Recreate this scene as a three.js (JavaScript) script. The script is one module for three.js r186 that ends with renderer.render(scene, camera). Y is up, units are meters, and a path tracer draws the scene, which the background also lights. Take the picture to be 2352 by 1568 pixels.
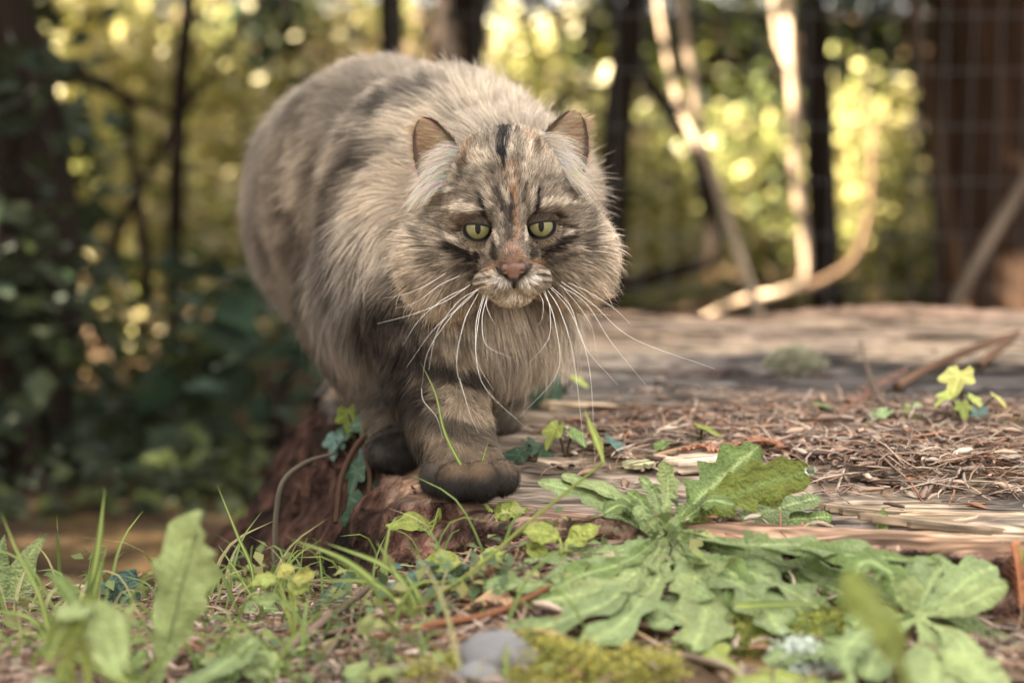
import * as THREE from 'three';
import { mergeGeometries, mergeVertices } from 'three/addons/utils/BufferGeometryUtils.js';

// ---------------------------------------------------------------- camera, sky, sun, exposure
const scene = new THREE.Scene();
const VFOV = 24, PITCH = -8.5 * Math.PI / 180, EYE = new THREE.Vector3(0, 0.235, 0);
const camera = new THREE.PerspectiveCamera(VFOV, 1024 / 682, 0.05, 400);
camera.position.copy(EYE);
camera.rotation.x = PITCH;
camera.focus = 0.955;
camera.userData.fStop = 3.9;
const renderer = new THREE.WebGLRenderer({ antialias: true });
renderer.toneMapping = THREE.LinearToneMapping;
renderer.toneMappingExposure = 19.5;
renderer.shadowMap.enabled = true;
const SUN = new THREE.Vector3(-0.74, 0.66, 0.05).normalize();
{
  const W = 256, H = 128, data = new Float32Array(W * H * 4);
  for (let j = 0; j < H; j++) for (let i = 0; i < W; i++) {
    const el = ((j + 0.5) / H - 0.5) * Math.PI, up = Math.max(0, Math.sin(el));
    const k = Math.pow(1 - up, 2.2), o = (j * W + i) * 4;
    const L = 0.25 - 0.14 * k; data[o] = L * 1.02; data[o + 1] = L; data[o + 2] = L * 0.975; data[o + 3] = 1;
  }
  const sky = new THREE.DataTexture(data, W, H, THREE.RGBAFormat, THREE.FloatType);
  sky.mapping = THREE.EquirectangularReflectionMapping;
  sky.magFilter = THREE.LinearFilter; sky.needsUpdate = true;
  scene.background = sky; scene.environment = sky;
}
const sun = new THREE.DirectionalLight(0xfff0d6, 5);
sun.position.copy(SUN).multiplyScalar(30); sun.castShadow = true; sun.shadow.radius = 1.5;
sun.shadow.mapSize.set(2048, 2048);
Object.assign(sun.shadow.camera, { left: -8, right: 8, top: 8, bottom: -8, near: 1, far: 60 });
sun.target.position.set(0, 0, -3);
scene.add(sun, sun.target);

// ---------------------------------------------------------------- helpers
const V3 = (x, y, z) => new THREE.Vector3(x, y, z);
const rgb = (r, g, b) => new THREE.Color().setRGB(r, g, b);
const { clamp, lerp } = THREE.MathUtils;
const smoothstep = (x, a, b) => { const t = clamp((x - a) / (b - a), 0, 1); return t * t * (3 - 2 * t); };   // a may lie above b
function rng(seed) { let s = seed | 0; return () => { s = (s + 0x6d2b79f5) | 0; let t = Math.imul(s ^ (s >>> 15), 1 | s); t = (t + Math.imul(t ^ (t >>> 7), 61 | t)) ^ t; return ((t ^ (t >>> 14)) >>> 0) / 4294967296; }; }
function hash3(x, y, z) { let h = Math.imul(x, 374761393) + Math.imul(y, 668265263) + Math.imul(z, 2147483647 ^ 0x5bd1e995); h = Math.imul(h ^ (h >>> 13), 1274126177); return ((h ^ (h >>> 16)) >>> 0) / 4294967296; }
function noise(x, y, z) {                     // value noise, 0..1
  const xi = Math.floor(x), yi = Math.floor(y), zi = Math.floor(z);
  let u = x - xi, v = y - yi, w = z - zi; u = u * u * (3 - 2 * u); v = v * v * (3 - 2 * v); w = w * w * (3 - 2 * w);
  const c = (a, b, d) => hash3(xi + a, yi + b, zi + d);
  const l = (a, b, t) => a + (b - a) * t;
  return l(l(l(c(0, 0, 0), c(1, 0, 0), u), l(c(0, 1, 0), c(1, 1, 0), u), v), l(l(c(0, 0, 1), c(1, 0, 1), u), l(c(0, 1, 1), c(1, 1, 1), u), v), w);
}
function fbm(x, y, z, n = 4) { let a = 0.5, s = 0, t = 0; for (let i = 0; i < n; i++) { s += a * noise(x, y, z); t += a; a *= 0.5; x = x * 2.03 + 7.1; y = y * 2.03 + 3.7; z = z * 2.03 + 1.3; } return s / t; }
const FPX = 784 / Math.tan(VFOV / 2 * Math.PI / 180), FW = V3(0, Math.sin(PITCH), -Math.cos(PITCH)), UP = V3(0, Math.cos(PITCH), Math.sin(PITCH));
// a place in the scene from its column and row in a 2352 x 1568 view of it and its distance along the view axis
const P = (px, py, d) => V3((px - 1176) / FPX * d, 0, 0).addScaledVector(UP, (784 - py) / FPX * d).addScaledVector(FW, d).add(EYE);
const onPlane = (px, py, y) => { const dir = P(px, py, 1).sub(EYE); return dir.multiplyScalar((y - EYE.y) / dir.y).add(EYE); };
const used = {};
function numbered(name) { const n = (used[name] = (used[name] ?? -1) + 1); return n ? name + '_' + String(n).padStart(3, '0') : name; }
function tag(o, label, category, group, kind) { if (label) o.userData.label = label; if (category) o.userData.category = category; if (group) o.userData.group = group; if (kind) o.userData.kind = kind; return o; }
function thing(name, label, category, at, group) { const o = new THREE.Group(); o.name = numbered(name); o.position.copy(at); scene.add(o); return tag(o, label, category, group); }
function part(name, geo, mat, parent, kind) { const m = new THREE.Mesh(geo, mat); m.name = name; m.castShadow = m.receiveShadow = true; parent.add(m); if (kind) m.userData.kind = kind; return m; }
function single(name, geo, mat, label, category, at, group, kind) { const m = new THREE.Mesh(geo, mat); m.name = numbered(name); m.castShadow = m.receiveShadow = true; if (at) m.position.copy(at); scene.add(m); return tag(m, label, category, group, kind); }
function geom(pos, idx, extra = {}) {
  const g = new THREE.BufferGeometry();
  g.setAttribute('position', new THREE.BufferAttribute(pos instanceof Float32Array ? pos : new Float32Array(pos), 3));
  if (idx) g.setIndex(new THREE.BufferAttribute(idx instanceof Uint32Array ? idx : new Uint32Array(idx), 1));
  if (extra.color) g.setAttribute('color', new THREE.BufferAttribute(extra.color instanceof Float32Array ? extra.color : new Float32Array(extra.color), 3));
  if (extra.uv) g.setAttribute('uv', new THREE.BufferAttribute(new Float32Array(extra.uv), 2));
  if (extra.normal) g.setAttribute('normal', new THREE.BufferAttribute(extra.normal instanceof Float32Array ? extra.normal : new Float32Array(extra.normal), 3)); else g.computeVertexNormals();
  return g;
}
const shift = (g, v) => g.translate(-v.x, -v.y, -v.z);
// a tapered, slightly knobbly tube along points
function tube(pts, radii, seg = 24, sides = 6, o = {}) {
  const c = new THREE.CatmullRomCurve3(pts, false, 'centripetal'), pos = [], idx = [], col = [], uv = [], fr = c.computeFrenetFrames(seg, false), len = c.getLength();
  const color = o.color ?? [1, 1, 1], color2 = o.color2 ?? color;
  for (let i = 0; i <= seg; i++) {
    const t = i / seg, p = c.getPointAt(t), f = t * (radii.length - 1), k = Math.min(Math.floor(f), radii.length - 2), r0 = lerp(radii[k], radii[k + 1], f - k);
    for (let j = 0; j <= sides; j++) {
      const a = j / sides * Math.PI * 2, jj = j % sides, q = o.rough ? 1 + o.rough * (noise(i * 0.55 + 3, jj * 1.3, (o.seed ?? 0) + 0.5) - 0.5) * 2 : 1, r = r0 * q;
      const n = fr.normals[i].clone().multiplyScalar(Math.cos(a)).addScaledVector(fr.binormals[i], Math.sin(a));
      pos.push(p.x + n.x * r, p.y + n.y * r, p.z + n.z * r);
      uv.push(j / sides * Math.max(0.05, r0 * 6.28), t * len);
      for (let m = 0; m < 3; m++) col.push(lerp(color[m], color2[m], t));
    }
  }
  for (let i = 0; i < seg; i++) for (let j = 0; j < sides; j++) { const a = i * (sides + 1) + j, b = a + sides + 1; idx.push(a, a + 1, b, b, a + 1, b + 1); }
  const cap = (i, flip) => { const b = i * (sides + 1), n0 = pos.length / 3, p = c.getPointAt(i / seg); pos.push(p.x, p.y, p.z); uv.push(0, 0); for (let m = 0; m < 3; m++) col.push(i ? color2[m] : color[m]); for (let j = 0; j < sides; j++) flip ? idx.push(n0, b + j, b + j + 1) : idx.push(n0, b + j + 1, b + j); };
  cap(0, false); cap(seg, true);
  return geom(pos, idx, { color: col, uv });
}
// surface nets: the surface where f = 0, inside negative; one continuous mesh
function surfaceNets(f, lo, hi, cell) {
  const nx = Math.ceil((hi.x - lo.x) / cell) + 1, ny = Math.ceil((hi.y - lo.y) / cell) + 1, nz = Math.ceil((hi.z - lo.z) / cell) + 1;
  const v = new Float32Array(nx * ny * nz), at = (i, j, k) => i + nx * (j + ny * k);
  const STEP = 4;                                                   // coarse pass: skip blocks far from the surface
  const cx = Math.ceil(nx / STEP) + 1, cy = Math.ceil(ny / STEP) + 1, cz = Math.ceil(nz / STEP) + 1, far = cell * STEP * 1.9;
  for (let K = 0; K < cz; K++) for (let J = 0; J < cy; J++) for (let I = 0; I < cx; I++) {
    const d = f(lo.x + (I + 0.5) * STEP * cell, lo.y + (J + 0.5) * STEP * cell, lo.z + (K + 0.5) * STEP * cell), skip = Math.abs(d) > far;
    for (let k = K * STEP; k < Math.min(nz, K * STEP + STEP); k++) for (let j = J * STEP; j < Math.min(ny, J * STEP + STEP); j++) for (let i = I * STEP; i < Math.min(nx, I * STEP + STEP); i++)
      v[at(i, j, k)] = skip ? d : f(lo.x + i * cell, lo.y + j * cell, lo.z + k * cell);
  }
  const id = new Int32Array(nx * ny * nz).fill(-1), pos = [], idx = [];
  const E = [[0, 1], [2, 3], [4, 5], [6, 7], [0, 2], [1, 3], [4, 6], [5, 7], [0, 4], [1, 5], [2, 6], [3, 7]], c = new Float32Array(8);
  for (let k = 0; k < nz - 1; k++) for (let j = 0; j < ny - 1; j++) for (let i = 0; i < nx - 1; i++) {
    let m = 0;
    for (let q = 0; q < 8; q++) { c[q] = v[at(i + (q & 1), j + ((q >> 1) & 1), k + (q >> 2))]; if (c[q] < 0) m |= 1 << q; }
    if (m === 0 || m === 255) continue;
    let x = 0, y = 0, z = 0, n = 0;
    for (const [a, b] of E) if ((c[a] < 0) !== (c[b] < 0)) {
      const t = c[a] / (c[a] - c[b]);
      x += (a & 1) + t * ((b & 1) - (a & 1)); y += ((a >> 1) & 1) + t * (((b >> 1) & 1) - ((a >> 1) & 1)); z += (a >> 2) + t * ((b >> 2) - (a >> 2)); n++;
    }
    id[at(i, j, k)] = pos.length / 3;
    pos.push(lo.x + (i + x / n) * cell, lo.y + (j + y / n) * cell, lo.z + (k + z / n) * cell);
  }
  const quad = (a, b, c2, d, flip) => { if (a < 0 || b < 0 || c2 < 0 || d < 0) return; flip ? idx.push(a, c2, b, a, d, c2) : idx.push(a, b, c2, a, c2, d); };
  for (let k = 1; k < nz - 1; k++) for (let j = 1; j < ny - 1; j++) for (let i = 1; i < nx - 1; i++) {
    const s = v[at(i, j, k)] < 0;
    if (s !== (v[at(i + 1, j, k)] < 0)) quad(id[at(i, j - 1, k - 1)], id[at(i, j, k - 1)], id[at(i, j, k)], id[at(i, j - 1, k)], !s);
    if (s !== (v[at(i, j + 1, k)] < 0)) quad(id[at(i - 1, j, k - 1)], id[at(i - 1, j, k)], id[at(i, j, k)], id[at(i, j, k - 1)], !s);
    if (s !== (v[at(i, j, k + 1)] < 0)) quad(id[at(i - 1, j - 1, k)], id[at(i, j - 1, k)], id[at(i, j, k)], id[at(i - 1, j, k)], !s);
  }
  return { pos, idx };
}
function gradient(f, x, y, z, e) {
  const a = f(x + e, y, z) - f(x - e, y, z), b = f(x, y + e, z) - f(x, y - e, z), c = f(x, y, z + e) - f(x, y, z - e), l = Math.hypot(a, b, c) || 1;
  return [a / l, b / l, c / l];
}
const smin = (a, b, k) => { const h = Math.max(k - Math.abs(a - b), 0) / k; return Math.min(a, b) - h * h * k * 0.25; };
function dataTex(n, fn, srgb, rx = 1, ry = 1, m = n) {
  const d = new Uint8Array(n * m * 4);
  for (let j = 0; j < m; j++) for (let i = 0; i < n; i++) { const c = fn(i / n, j / m), o = (j * n + i) * 4; for (let k = 0; k < 3; k++) d[o + k] = clamp(Math.round((typeof c === 'number' ? c : c[k]) * 255), 0, 255); d[o + 3] = 255; }
  const t = new THREE.DataTexture(d, n, m); t.wrapS = t.wrapT = THREE.RepeatWrapping; t.magFilter = THREE.LinearFilter; t.minFilter = THREE.LinearFilter; t.repeat.set(rx, ry);
  if (srgb) t.colorSpace = THREE.SRGBColorSpace; t.needsUpdate = true; return t;
}
// noise that tiles over 0..1 with whole-number frequencies
function tnoise(u, v, fx, fy, s) {
  const x = u * fx, y = v * fy, xi = Math.floor(x), yi = Math.floor(y); let a = x - xi, b = y - yi; a = a * a * (3 - 2 * a); b = b * b * (3 - 2 * b);
  const h = (i, j) => hash3(((xi + i) % fx + fx) % fx, ((yi + j) % fy + fy) % fy, s);
  return lerp(lerp(h(0, 0), h(1, 0), a), lerp(h(0, 1), h(1, 1), a), b);
}
const tfbm = (u, v, fx, fy, s, n = 4) => { let a = 0.5, t = 0, w = 0; for (let i = 0; i < n; i++) { t += a * tnoise(u, v, fx << i, fy << i, s + i * 17); w += a; a *= 0.55; } return t / w; };
const std = (o) => new THREE.MeshPhysicalMaterial({ specularIntensity: 0.22, ...o }), phys = (o) => new THREE.MeshPhysicalMaterial({ side: THREE.DoubleSide, specularIntensity: 0.25, ...o });

// ---------------------------------------------------------------- ground
function groundY(x, z) {
  const d = -z;
  const s = smoothstep(d, 0.72, 1.75), left = -0.045 - 0.24 * s, right = -0.026 - 0.10 * smoothstep(d, 0.95, 1.5);
  let y = lerp(left, right, smoothstep(x, -0.16, 0.06));
  y = lerp(y, -0.42, smoothstep(d, 1.7, 3.2));
  y += 0.55 * smoothstep(d, 6, 14) + 2.2 * smoothstep(d, 12, 40);
  y += 0.02 * Math.exp(-(((x - 0.10) / 0.16) ** 2) - (((d - 0.84) / 0.06) ** 2));
  y -= 0.25 * smoothstep(-d, -0.5, 0.4);
  const near = 1 - smoothstep(d, 1.4, 3);
  y += (fbm(x * 9, 1.5, z * 9, 4) - 0.5) * 0.035 * (0.4 + near) + (fbm(x * 45, 4.5, z * 45, 3) - 0.5) * 0.012 * near;
  return y;
}
// the top of the fallen trunk: layers of wood that split off along the grain
const GR = -0.16, gc = Math.cos(GR), gs = Math.sin(GR);              // grain direction, from the end by the cat to the right and nearer
const along = (x, z) => x * gc - z * gs, across = (x, z) => x * gs + z * gc;
function logTop(x, z) {
  const a = along(x, z), b = across(x, z);
  let y = -0.004 + 0.010 * (fbm(a * 2.2 + 5, b * 9, 0.5, 2) - 0.5);
  y += 0.016 * smoothstep(-z, 1.58, 1.72) * (fbm(x * 11 + 3, 2.2, z * 9, 3) - 0.38) + 0.006 * (fbm(x * 6, 7.1, z * 6, 2) - 0.5);
  const s = fbm(a * 3.1 + 9, b * 24, 2.5, 3);
  y += 0.0045 * smoothstep(s, 0.49, 0.515) + 0.0045 * smoothstep(s, 0.58, 0.60) - 0.004 * smoothstep(s, 0.36, 0.33);
  const c = noise(a * 2.5 + 3, b * 85, 8.5);
  y -= 0.008 * smoothstep(c, 0.76, 0.90) + 0.002 * smoothstep(noise(a * 8, b * 240, 3.5), 0.6, 0.95);
  return y;
}
const LOGPOLY = [[945, 1152], [1060, 1168], [1250, 1196], [1500, 1232], [1750, 1250], [2050, 1276], [2352, 1308]].map(([a, b]) => { const p = onPlane(a, b, 0); return [p.x, p.z]; });
LOGPOLY.push([0.62, -0.66], [0.95, -0.7], [0.98, -1.6], ...[[2352, 722], [1900, 716], [1450, 716], [1180, 722]].map(([a, b]) => { const p = onPlane(a, b, 0); return [p.x, p.z]; }), [-0.135, -1.52], [-0.165, -1.33], [-0.12, -1.15]);
function sdPoly(x, z) {
  let d = 1e9, s = 1; const n = LOGPOLY.length;
  for (let i = 0, j = n - 1; i < n; j = i++) {
    const [ax, az] = LOGPOLY[i], [bx, bz] = LOGPOLY[j], ex = bx - ax, ez = bz - az, wx = x - ax, wz = z - az, t = clamp((wx * ex + wz * ez) / (ex * ex + ez * ez), 0, 1);
    d = Math.min(d, (wx - ex * t) ** 2 + (wz - ez * t) ** 2);
    const c1 = z >= az, c2 = z < bz, c3 = ex * wz > ez * wx;
    if ((c1 && c2 && c3) || (!c1 && !c2 && !c3)) s = -s;
  }
  return s * Math.sqrt(d);
}
function logField(x, y, z) {
  let d = sdPoly(x, z);
  const end = smoothstep(-x, -0.02, 0.12);                          // the rotten broken end slopes outwards
  d -= Math.max(0, -y) * lerp(0.15, 0.62, end);
  const t = y - (d < 0.06 && Math.abs(y) < 0.06 ? logTop(x, z) : 0);
  if (d > -0.05 && d < 0.06 && y < 0.03) {
    const a = along(x, z), b = across(x, z);
    d += (fbm(x * 26, y * 26, z * 26, 4) - 0.5) * lerp(0.034, 0.062, end) + Math.abs(noise(x * 60, y * 35, z * 60) - 0.5) * 0.012 + (fbm(a * 6, y * 90, b * 14, 3) - 0.5) * 0.022 * (1 - end) + (fbm(x * 75, y * 75, z * 75, 2) - 0.5) * 0.016 * end;
  }
  const k = 0.012, h = Math.max(k - Math.abs(d - t), 0) / k;
  return Math.max(d, t) + h * h * k * 0.25;
}
const soilTex = dataTex(512, (u, v) => { const a = tfbm(u, v, 6, 6, 1, 5), b = tfbm(u, v, 40, 40, 5, 3), k = 0.35 + 0.9 * a * (0.5 + b); return [0.40 * k + 0.09, 0.33 * k + 0.075, 0.27 * k + 0.06]; }, true, 3, 3);
const soilBump = dataTex(512, (u, v) => 0.5 * tfbm(u, v, 24, 24, 3, 4) + 0.5 * tnoise(u, v, 120, 120, 9), false, 3, 3);
{
  const n = 230, m = 260, pos = [], uv = [], col = [], idx = [];
  for (let j = 0; j <= m; j++) for (let i = 0; i <= n; i++) {
    const q = i / n * 2 - 1, w = j / m, d = w < 0.08 ? lerp(-30, 0.35, w / 0.08) : 0.35 + 1.6 * ((w - 0.08) / 0.92) ** 1.15 + 200 * ((w - 0.08) / 0.92) ** 9;
    const spread = 0.9 + 0.6 * clamp(d, 0, 3), x = spread * (0.75 * q + 0.25 * q ** 3) + Math.sign(q) * 200 * Math.abs(q) ** 15, y = groundY(x, -d);
    pos.push(x, y, -d); uv.push(x, d);
    const moss = smoothstep(fbm(x * 7 + 4, 2.2, d * 7, 4), 0.52, 0.66) * 0.55, dry = smoothstep(fbm(x * 4, 8.2, d * 4, 3), 0.45, 0.7);
    const far = smoothstep(d, 1.0, 1.8), base = [lerp(0.75, 0.44, far), lerp(0.70, 0.41, far), lerp(0.66, 0.37, far)].map((q) => q * lerp(0.8, 1.1, dry)), g = [0.95, 0.92, 0.28];
    for (let k = 0; k < 3; k++) col.push(lerp(base[k], g[k] * 1.3, moss * lerp(0.5, 0.35, far)));
  }
  for (let j = 0; j < m; j++) for (let i = 0; i < n; i++) { const a = j * (n + 1) + i, b = a + n + 1; idx.push(a, a + 1, b, b, a + 1, b + 1); }
  single('ground', geom(pos, idx, { color: col, uv }), std({ map: soilTex, bumpMap: soilBump, bumpScale: 0.006, roughness: 0.95, vertexColors: true }), 'dark soil bank with patches of moss in front of the log', null, null, null, 'structure');
}

// ---------------------------------------------------------------- the fallen trunk under the cat
const crumbTex = dataTex(512, (u, v) => { const a = tfbm(u, v, 12, 12, 21, 4), k = 0.45 + 1.0 * (a - 0.2); return [k, k * 0.95, k * 0.92]; }, true, 9, 9);
const crumbBump = dataTex(512, (u, v) => tfbm(u, v, 12, 12, 21, 5), false, 9, 9);
const woodTex = dataTex(1024, (u, v) => {
  const g = tfbm(u, v, 3, 90, 1, 4), f = tnoise(u, v, 9, 400, 6), w = tfbm(u, v, 4, 14, 11, 3), k = 0.50 + 0.55 * g + 0.16 * (f - 0.5);
  const crack = smoothstep(tnoise(u, v, 5, 130, 31), 0.80, 0.93) * 0.55;
  const q = 1.12 * k * (1 - crack) * (1 - 0.35 * smoothstep(tfbm(u, v, 10, 40, 51, 3), 0.52, 0.7));
  const sp = 0.75 + 0.5 * tnoise(u, v, 60, 300, 77); return [q * sp * lerp(0.82, 0.90, w), q * sp * lerp(0.78, 0.82, w), q * sp * lerp(0.75, 0.72, w)];
}, true, 1.6, 1.6);
const woodBump = dataTex(1024, (u, v) => 0.55 * tfbm(u, v, 3, 90, 1, 4) + 0.2 * tnoise(u, v, 9, 400, 6) + 0.25 * (1 - smoothstep(tnoise(u, v, 5, 130, 31), 0.80, 0.93)), false, 1.6, 1.6);
{
  const { pos, idx } = surfaceNets(logField, V3(-0.42, -0.30, -1.98), V3(0.92, 0.03, -0.6), 0.0055), n = pos.length / 3, nor = new Float32Array(n * 3), col = new Float32Array(n * 3), uv = [];
  for (let i = 0; i < n; i++) {
    const x = pos[i * 3], y = pos[i * 3 + 1], z = pos[i * 3 + 2], g = gradient(logField, x, y, z, 0.003); nor.set(g, i * 3);
    const a = along(x, z), b = across(x, z); uv.push(a, g[1] > 0.4 ? b : b + y);
    const top = smoothstep(g[1], 0.35, 0.75), edge = -sdPoly(x, z);
    let c = [0.52, 0.465, 0.415];
    const mix = (t, q) => { for (let k = 0; k < 3; k++) c[k] = lerp(c[k], q[k], t); };
    const grey = smoothstep(fbm(a * 2.1 + 3, b * 7, 5.5, 3), 0.46, 0.60); mix(grey * 0.9, [0.25, 0.25, 0.27]);
    mix(smoothstep(fbm(a * 2.7 + 9, b * 30, 2.5, 3), 0.53, 0.60) * 0.75, [0.80, 0.68, 0.54]);
    const ck = smoothstep(noise(a * 2.5 + 3, b * 85, 8.5), 0.72, 0.88); mix(ck * 0.85, [0.10, 0.075, 0.06]); mix(smoothstep(noise(a * 5 + 1, b * 130, 1.5), 0.62, 0.9) * 0.5, [0.16, 0.13, 0.11]);
    // long dark weathered hollow across the middle and a paler band towards the far edge
    const hol = smoothstep(-Math.abs(-z - 1.34 + 0.12 * (x - 0.2) + 0.10 * (fbm(x * 5, 1, z * 5, 3) - 0.5)), -0.15, -0.06) * smoothstep(x, -0.02, 0.1);
    mix(hol * 0.95, [0.13, 0.13, 0.145]); mix(smoothstep(fbm(x * 4 + 2, 6.6, z * 7, 3), 0.54, 0.62) * smoothstep(x, 0.12, 0.2) * 0.9, [0.14, 0.14, 0.155]);
    mix(smoothstep(-z, 1.52, 1.62) * 0.6, [0.52, 0.42, 0.355]);
    mix(smoothstep(-z, 1.70, 1.78) * 0.8, [0.40, 0.29, 0.24]);
    const bark = smoothstep(edge + 0.05 * (fbm(x * 14, 3, z * 14, 3) - 0.5), 0.050, 0.018);
    mix(bark * 0.7 * smoothstep(z, -1.2, -1.1), [0.40, 0.25, 0.19]);
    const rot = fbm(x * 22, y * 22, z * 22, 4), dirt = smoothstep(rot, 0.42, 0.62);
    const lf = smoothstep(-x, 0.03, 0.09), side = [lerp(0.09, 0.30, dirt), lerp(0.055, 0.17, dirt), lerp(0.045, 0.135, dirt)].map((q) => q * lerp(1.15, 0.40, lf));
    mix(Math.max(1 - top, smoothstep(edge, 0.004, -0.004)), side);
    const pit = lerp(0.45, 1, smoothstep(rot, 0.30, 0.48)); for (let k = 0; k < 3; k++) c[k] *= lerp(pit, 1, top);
    col.set(c, i * 3);
  }
  const t = thing('fallen_log', 'weathered grey and brown fallen log with a rotten crumbling left end under the cat', 'log', V3(0, 0, 0));
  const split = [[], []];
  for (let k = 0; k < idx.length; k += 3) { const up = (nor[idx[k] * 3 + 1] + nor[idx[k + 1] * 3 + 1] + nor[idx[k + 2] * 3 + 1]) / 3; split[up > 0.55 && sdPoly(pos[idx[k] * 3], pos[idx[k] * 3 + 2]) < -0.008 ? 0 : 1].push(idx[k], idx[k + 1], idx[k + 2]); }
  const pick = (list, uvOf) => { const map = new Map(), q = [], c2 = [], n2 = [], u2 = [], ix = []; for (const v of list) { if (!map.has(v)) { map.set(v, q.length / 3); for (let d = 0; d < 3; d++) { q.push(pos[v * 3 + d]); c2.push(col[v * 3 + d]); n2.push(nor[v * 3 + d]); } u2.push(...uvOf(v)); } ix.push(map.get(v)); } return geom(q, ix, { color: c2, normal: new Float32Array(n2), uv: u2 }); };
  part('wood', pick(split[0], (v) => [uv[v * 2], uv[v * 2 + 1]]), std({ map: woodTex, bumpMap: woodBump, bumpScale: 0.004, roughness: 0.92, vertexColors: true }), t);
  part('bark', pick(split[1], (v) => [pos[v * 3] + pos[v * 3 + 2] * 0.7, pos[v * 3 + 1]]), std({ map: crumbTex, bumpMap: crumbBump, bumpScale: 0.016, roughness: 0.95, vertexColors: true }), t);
}

// ---------------------------------------------------------------- the cat
const HEAD = P(1170, 522, 0.965), ROLL = 2.0 * Math.PI / 180, S = 0.965 / FPX;
const camUp = UP.clone(), camBack = FW.clone().negate();
const HX = V3(Math.cos(ROLL), 0, 0).addScaledVector(camUp, Math.sin(ROLL)), HZ = camBack.clone(), HY = HZ.clone().cross(HX).normalize();
const toHead = (x, y, z) => { const a = x - HEAD.x, b = y - HEAD.y, c = z - HEAD.z; return [a * HX.x + b * HX.y + c * HX.z, a * HY.x + b * HY.y + c * HY.z, a * HZ.x + b * HZ.y + c * HZ.z]; };
const fromHead = (x, y, z) => HEAD.clone().addScaledVector(HX, x).addScaledVector(HY, y).addScaledVector(HZ, z);
// head axes in the units of the face sketch: u to the right from 1170, v downwards from 522
const HU = (u, v, z) => fromHead((u - 1170) * S, (522 - v) * S, z);
const YAW = 0.36, YC = Math.cos(YAW), YS = Math.sin(YAW);
const TAILWARD = V3(-YS, 0.02, -YC);
const prims = [];
const ell = (c, r, o) => prims.push({ t: 0, c, r, rot: 0, ...o });
const cap = (a, b, ra, rb, o) => prims.push({ t: 1, a, b, ra, rb, ab: b.clone().sub(a), ...o });
const hell = (x, y, z, rx, ry, rz, o = {}) => prims.push({ t: 2, c: V3(x, y, z), r: V3(rx, ry, rz), len: 0, flow: 'head', k: 0.010, reg: 'head', ...o });
const back = TAILWARD.clone().multiplyScalar(0.75).add(V3(-0.12, -0.62, 0)).normalize();
const TRUNK = { len: 0.024, flow: back, lift: 0.62, k: 0.035, reg: 'body' };
ell(P(800, 475, 1.38), V3(0.076, 0.101, 0.105), { rot: 1, ...TRUNK });
ell(P(880, 445, 1.28), V3(0.081, 0.097, 0.10), { rot: 1, ...TRUNK });
ell(P(1015, 480, 1.17), V3(0.074, 0.088, 0.075), { rot: 1, ...TRUNK });
cap(P(1040, 450, 1.17), P(1150, 470, 1.10), 0.068, 0.050, { len: 0.036, flow: V3(-0.35, -0.35, -0.85).normalize(), lift: 0.5, k: 0.03, reg: 'ruff' });
ell(P(1120, 705, 1.06), V3(0.044, 0.034, 0.030), { len: 0.036, flow: V3(0, -1, -0.1), lift: 0.35, k: 0.03, reg: 'chest' });
cap(P(960, 660, 1.13), P(1090, 690, 1.10), 0.062, 0.048, { len: 0.034, flow: V3(-0.15, -1, -0.3).normalize(), lift: 0.38, k: 0.03, reg: 'chest' });
const LEG = { len: 0.009, flow: V3(-0.05, -1, 0.02), lift: 0.42, k: 0.018, reg: 'leg' };
cap(P(985, 740, 1.06), P(1000, 880, 1.035), 0.036, 0.026, { ...LEG, len: 0.014 });
cap(P(1000, 880, 1.035), P(1035, 985, 0.995), 0.024, 0.0190, LEG);
cap(P(1035, 985, 0.995), P(1066, 1062, 0.968), 0.0190, 0.0185, LEG);
const PAW = { len: 0.0036, flow: V3(0.1, -0.75, 0.5).normalize(), lift: 0.35, k: 0.008, reg: 'paw' };
ell(P(1070, 1082, 0.962), V3(0.0225, 0.0155, 0.024), PAW);
for (const [a, b, d, r] of [[1004, 1100, 0.950, 0.0108], [1048, 1106, 0.934, 0.0118], [1104, 1106, 0.932, 0.0118], [1152, 1098, 0.945, 0.0108]]) ell(P(a, b, d), V3(r, r * 1.0, r * 1.25), { ...PAW, k: 0.0022, len: 0.0028 });
// the other foreleg, planted a step behind, and the hind legs on the log
cap(P(1080, 740, 1.12), P(1118, 880, 1.14), 0.034, 0.020, { ...LEG, len: 0.014 });
cap(P(1118, 880, 1.14), P(1128, 955, 1.15), 0.018, 0.016, LEG);
ell(P(1130, 968, 1.135), V3(0.020, 0.012, 0.026), PAW);
cap(P(850, 700, 1.25), P(885, 850, 1.16), 0.050, 0.026, { ...LEG, len: 0.020 });
cap(P(885, 850, 1.16), P(910, 990, 1.09), 0.022, 0.018, LEG);
ell(P(918, 1034, 1.06), V3(0.022, 0.015, 0.032), PAW);
cap(P(840, 720, 1.42), P(880, 800, 1.43), 0.046, 0.025, { ...LEG, len: 0.024 });
cap(P(880, 800, 1.43), P(890, 835, 1.42), 0.022, 0.018, LEG);
ell(P(895, 842, 1.40), V3(0.020, 0.014, 0.03), PAW);
cap(P(800, 420, 1.45), P(860, 520, 1.58), 0.020, 0.018, { len: 0.04, flow: V3(0.3, -0.8, -0.4).normalize(), lift: 0.5, k: 0.02, reg: 'body' });
cap(P(860, 520, 1.58), P(980, 600, 1.66), 0.018, 0.012, { len: 0.04, flow: V3(0.8, -0.4, -0.4).normalize(), lift: 0.5, k: 0.02, reg: 'body' });
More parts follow.
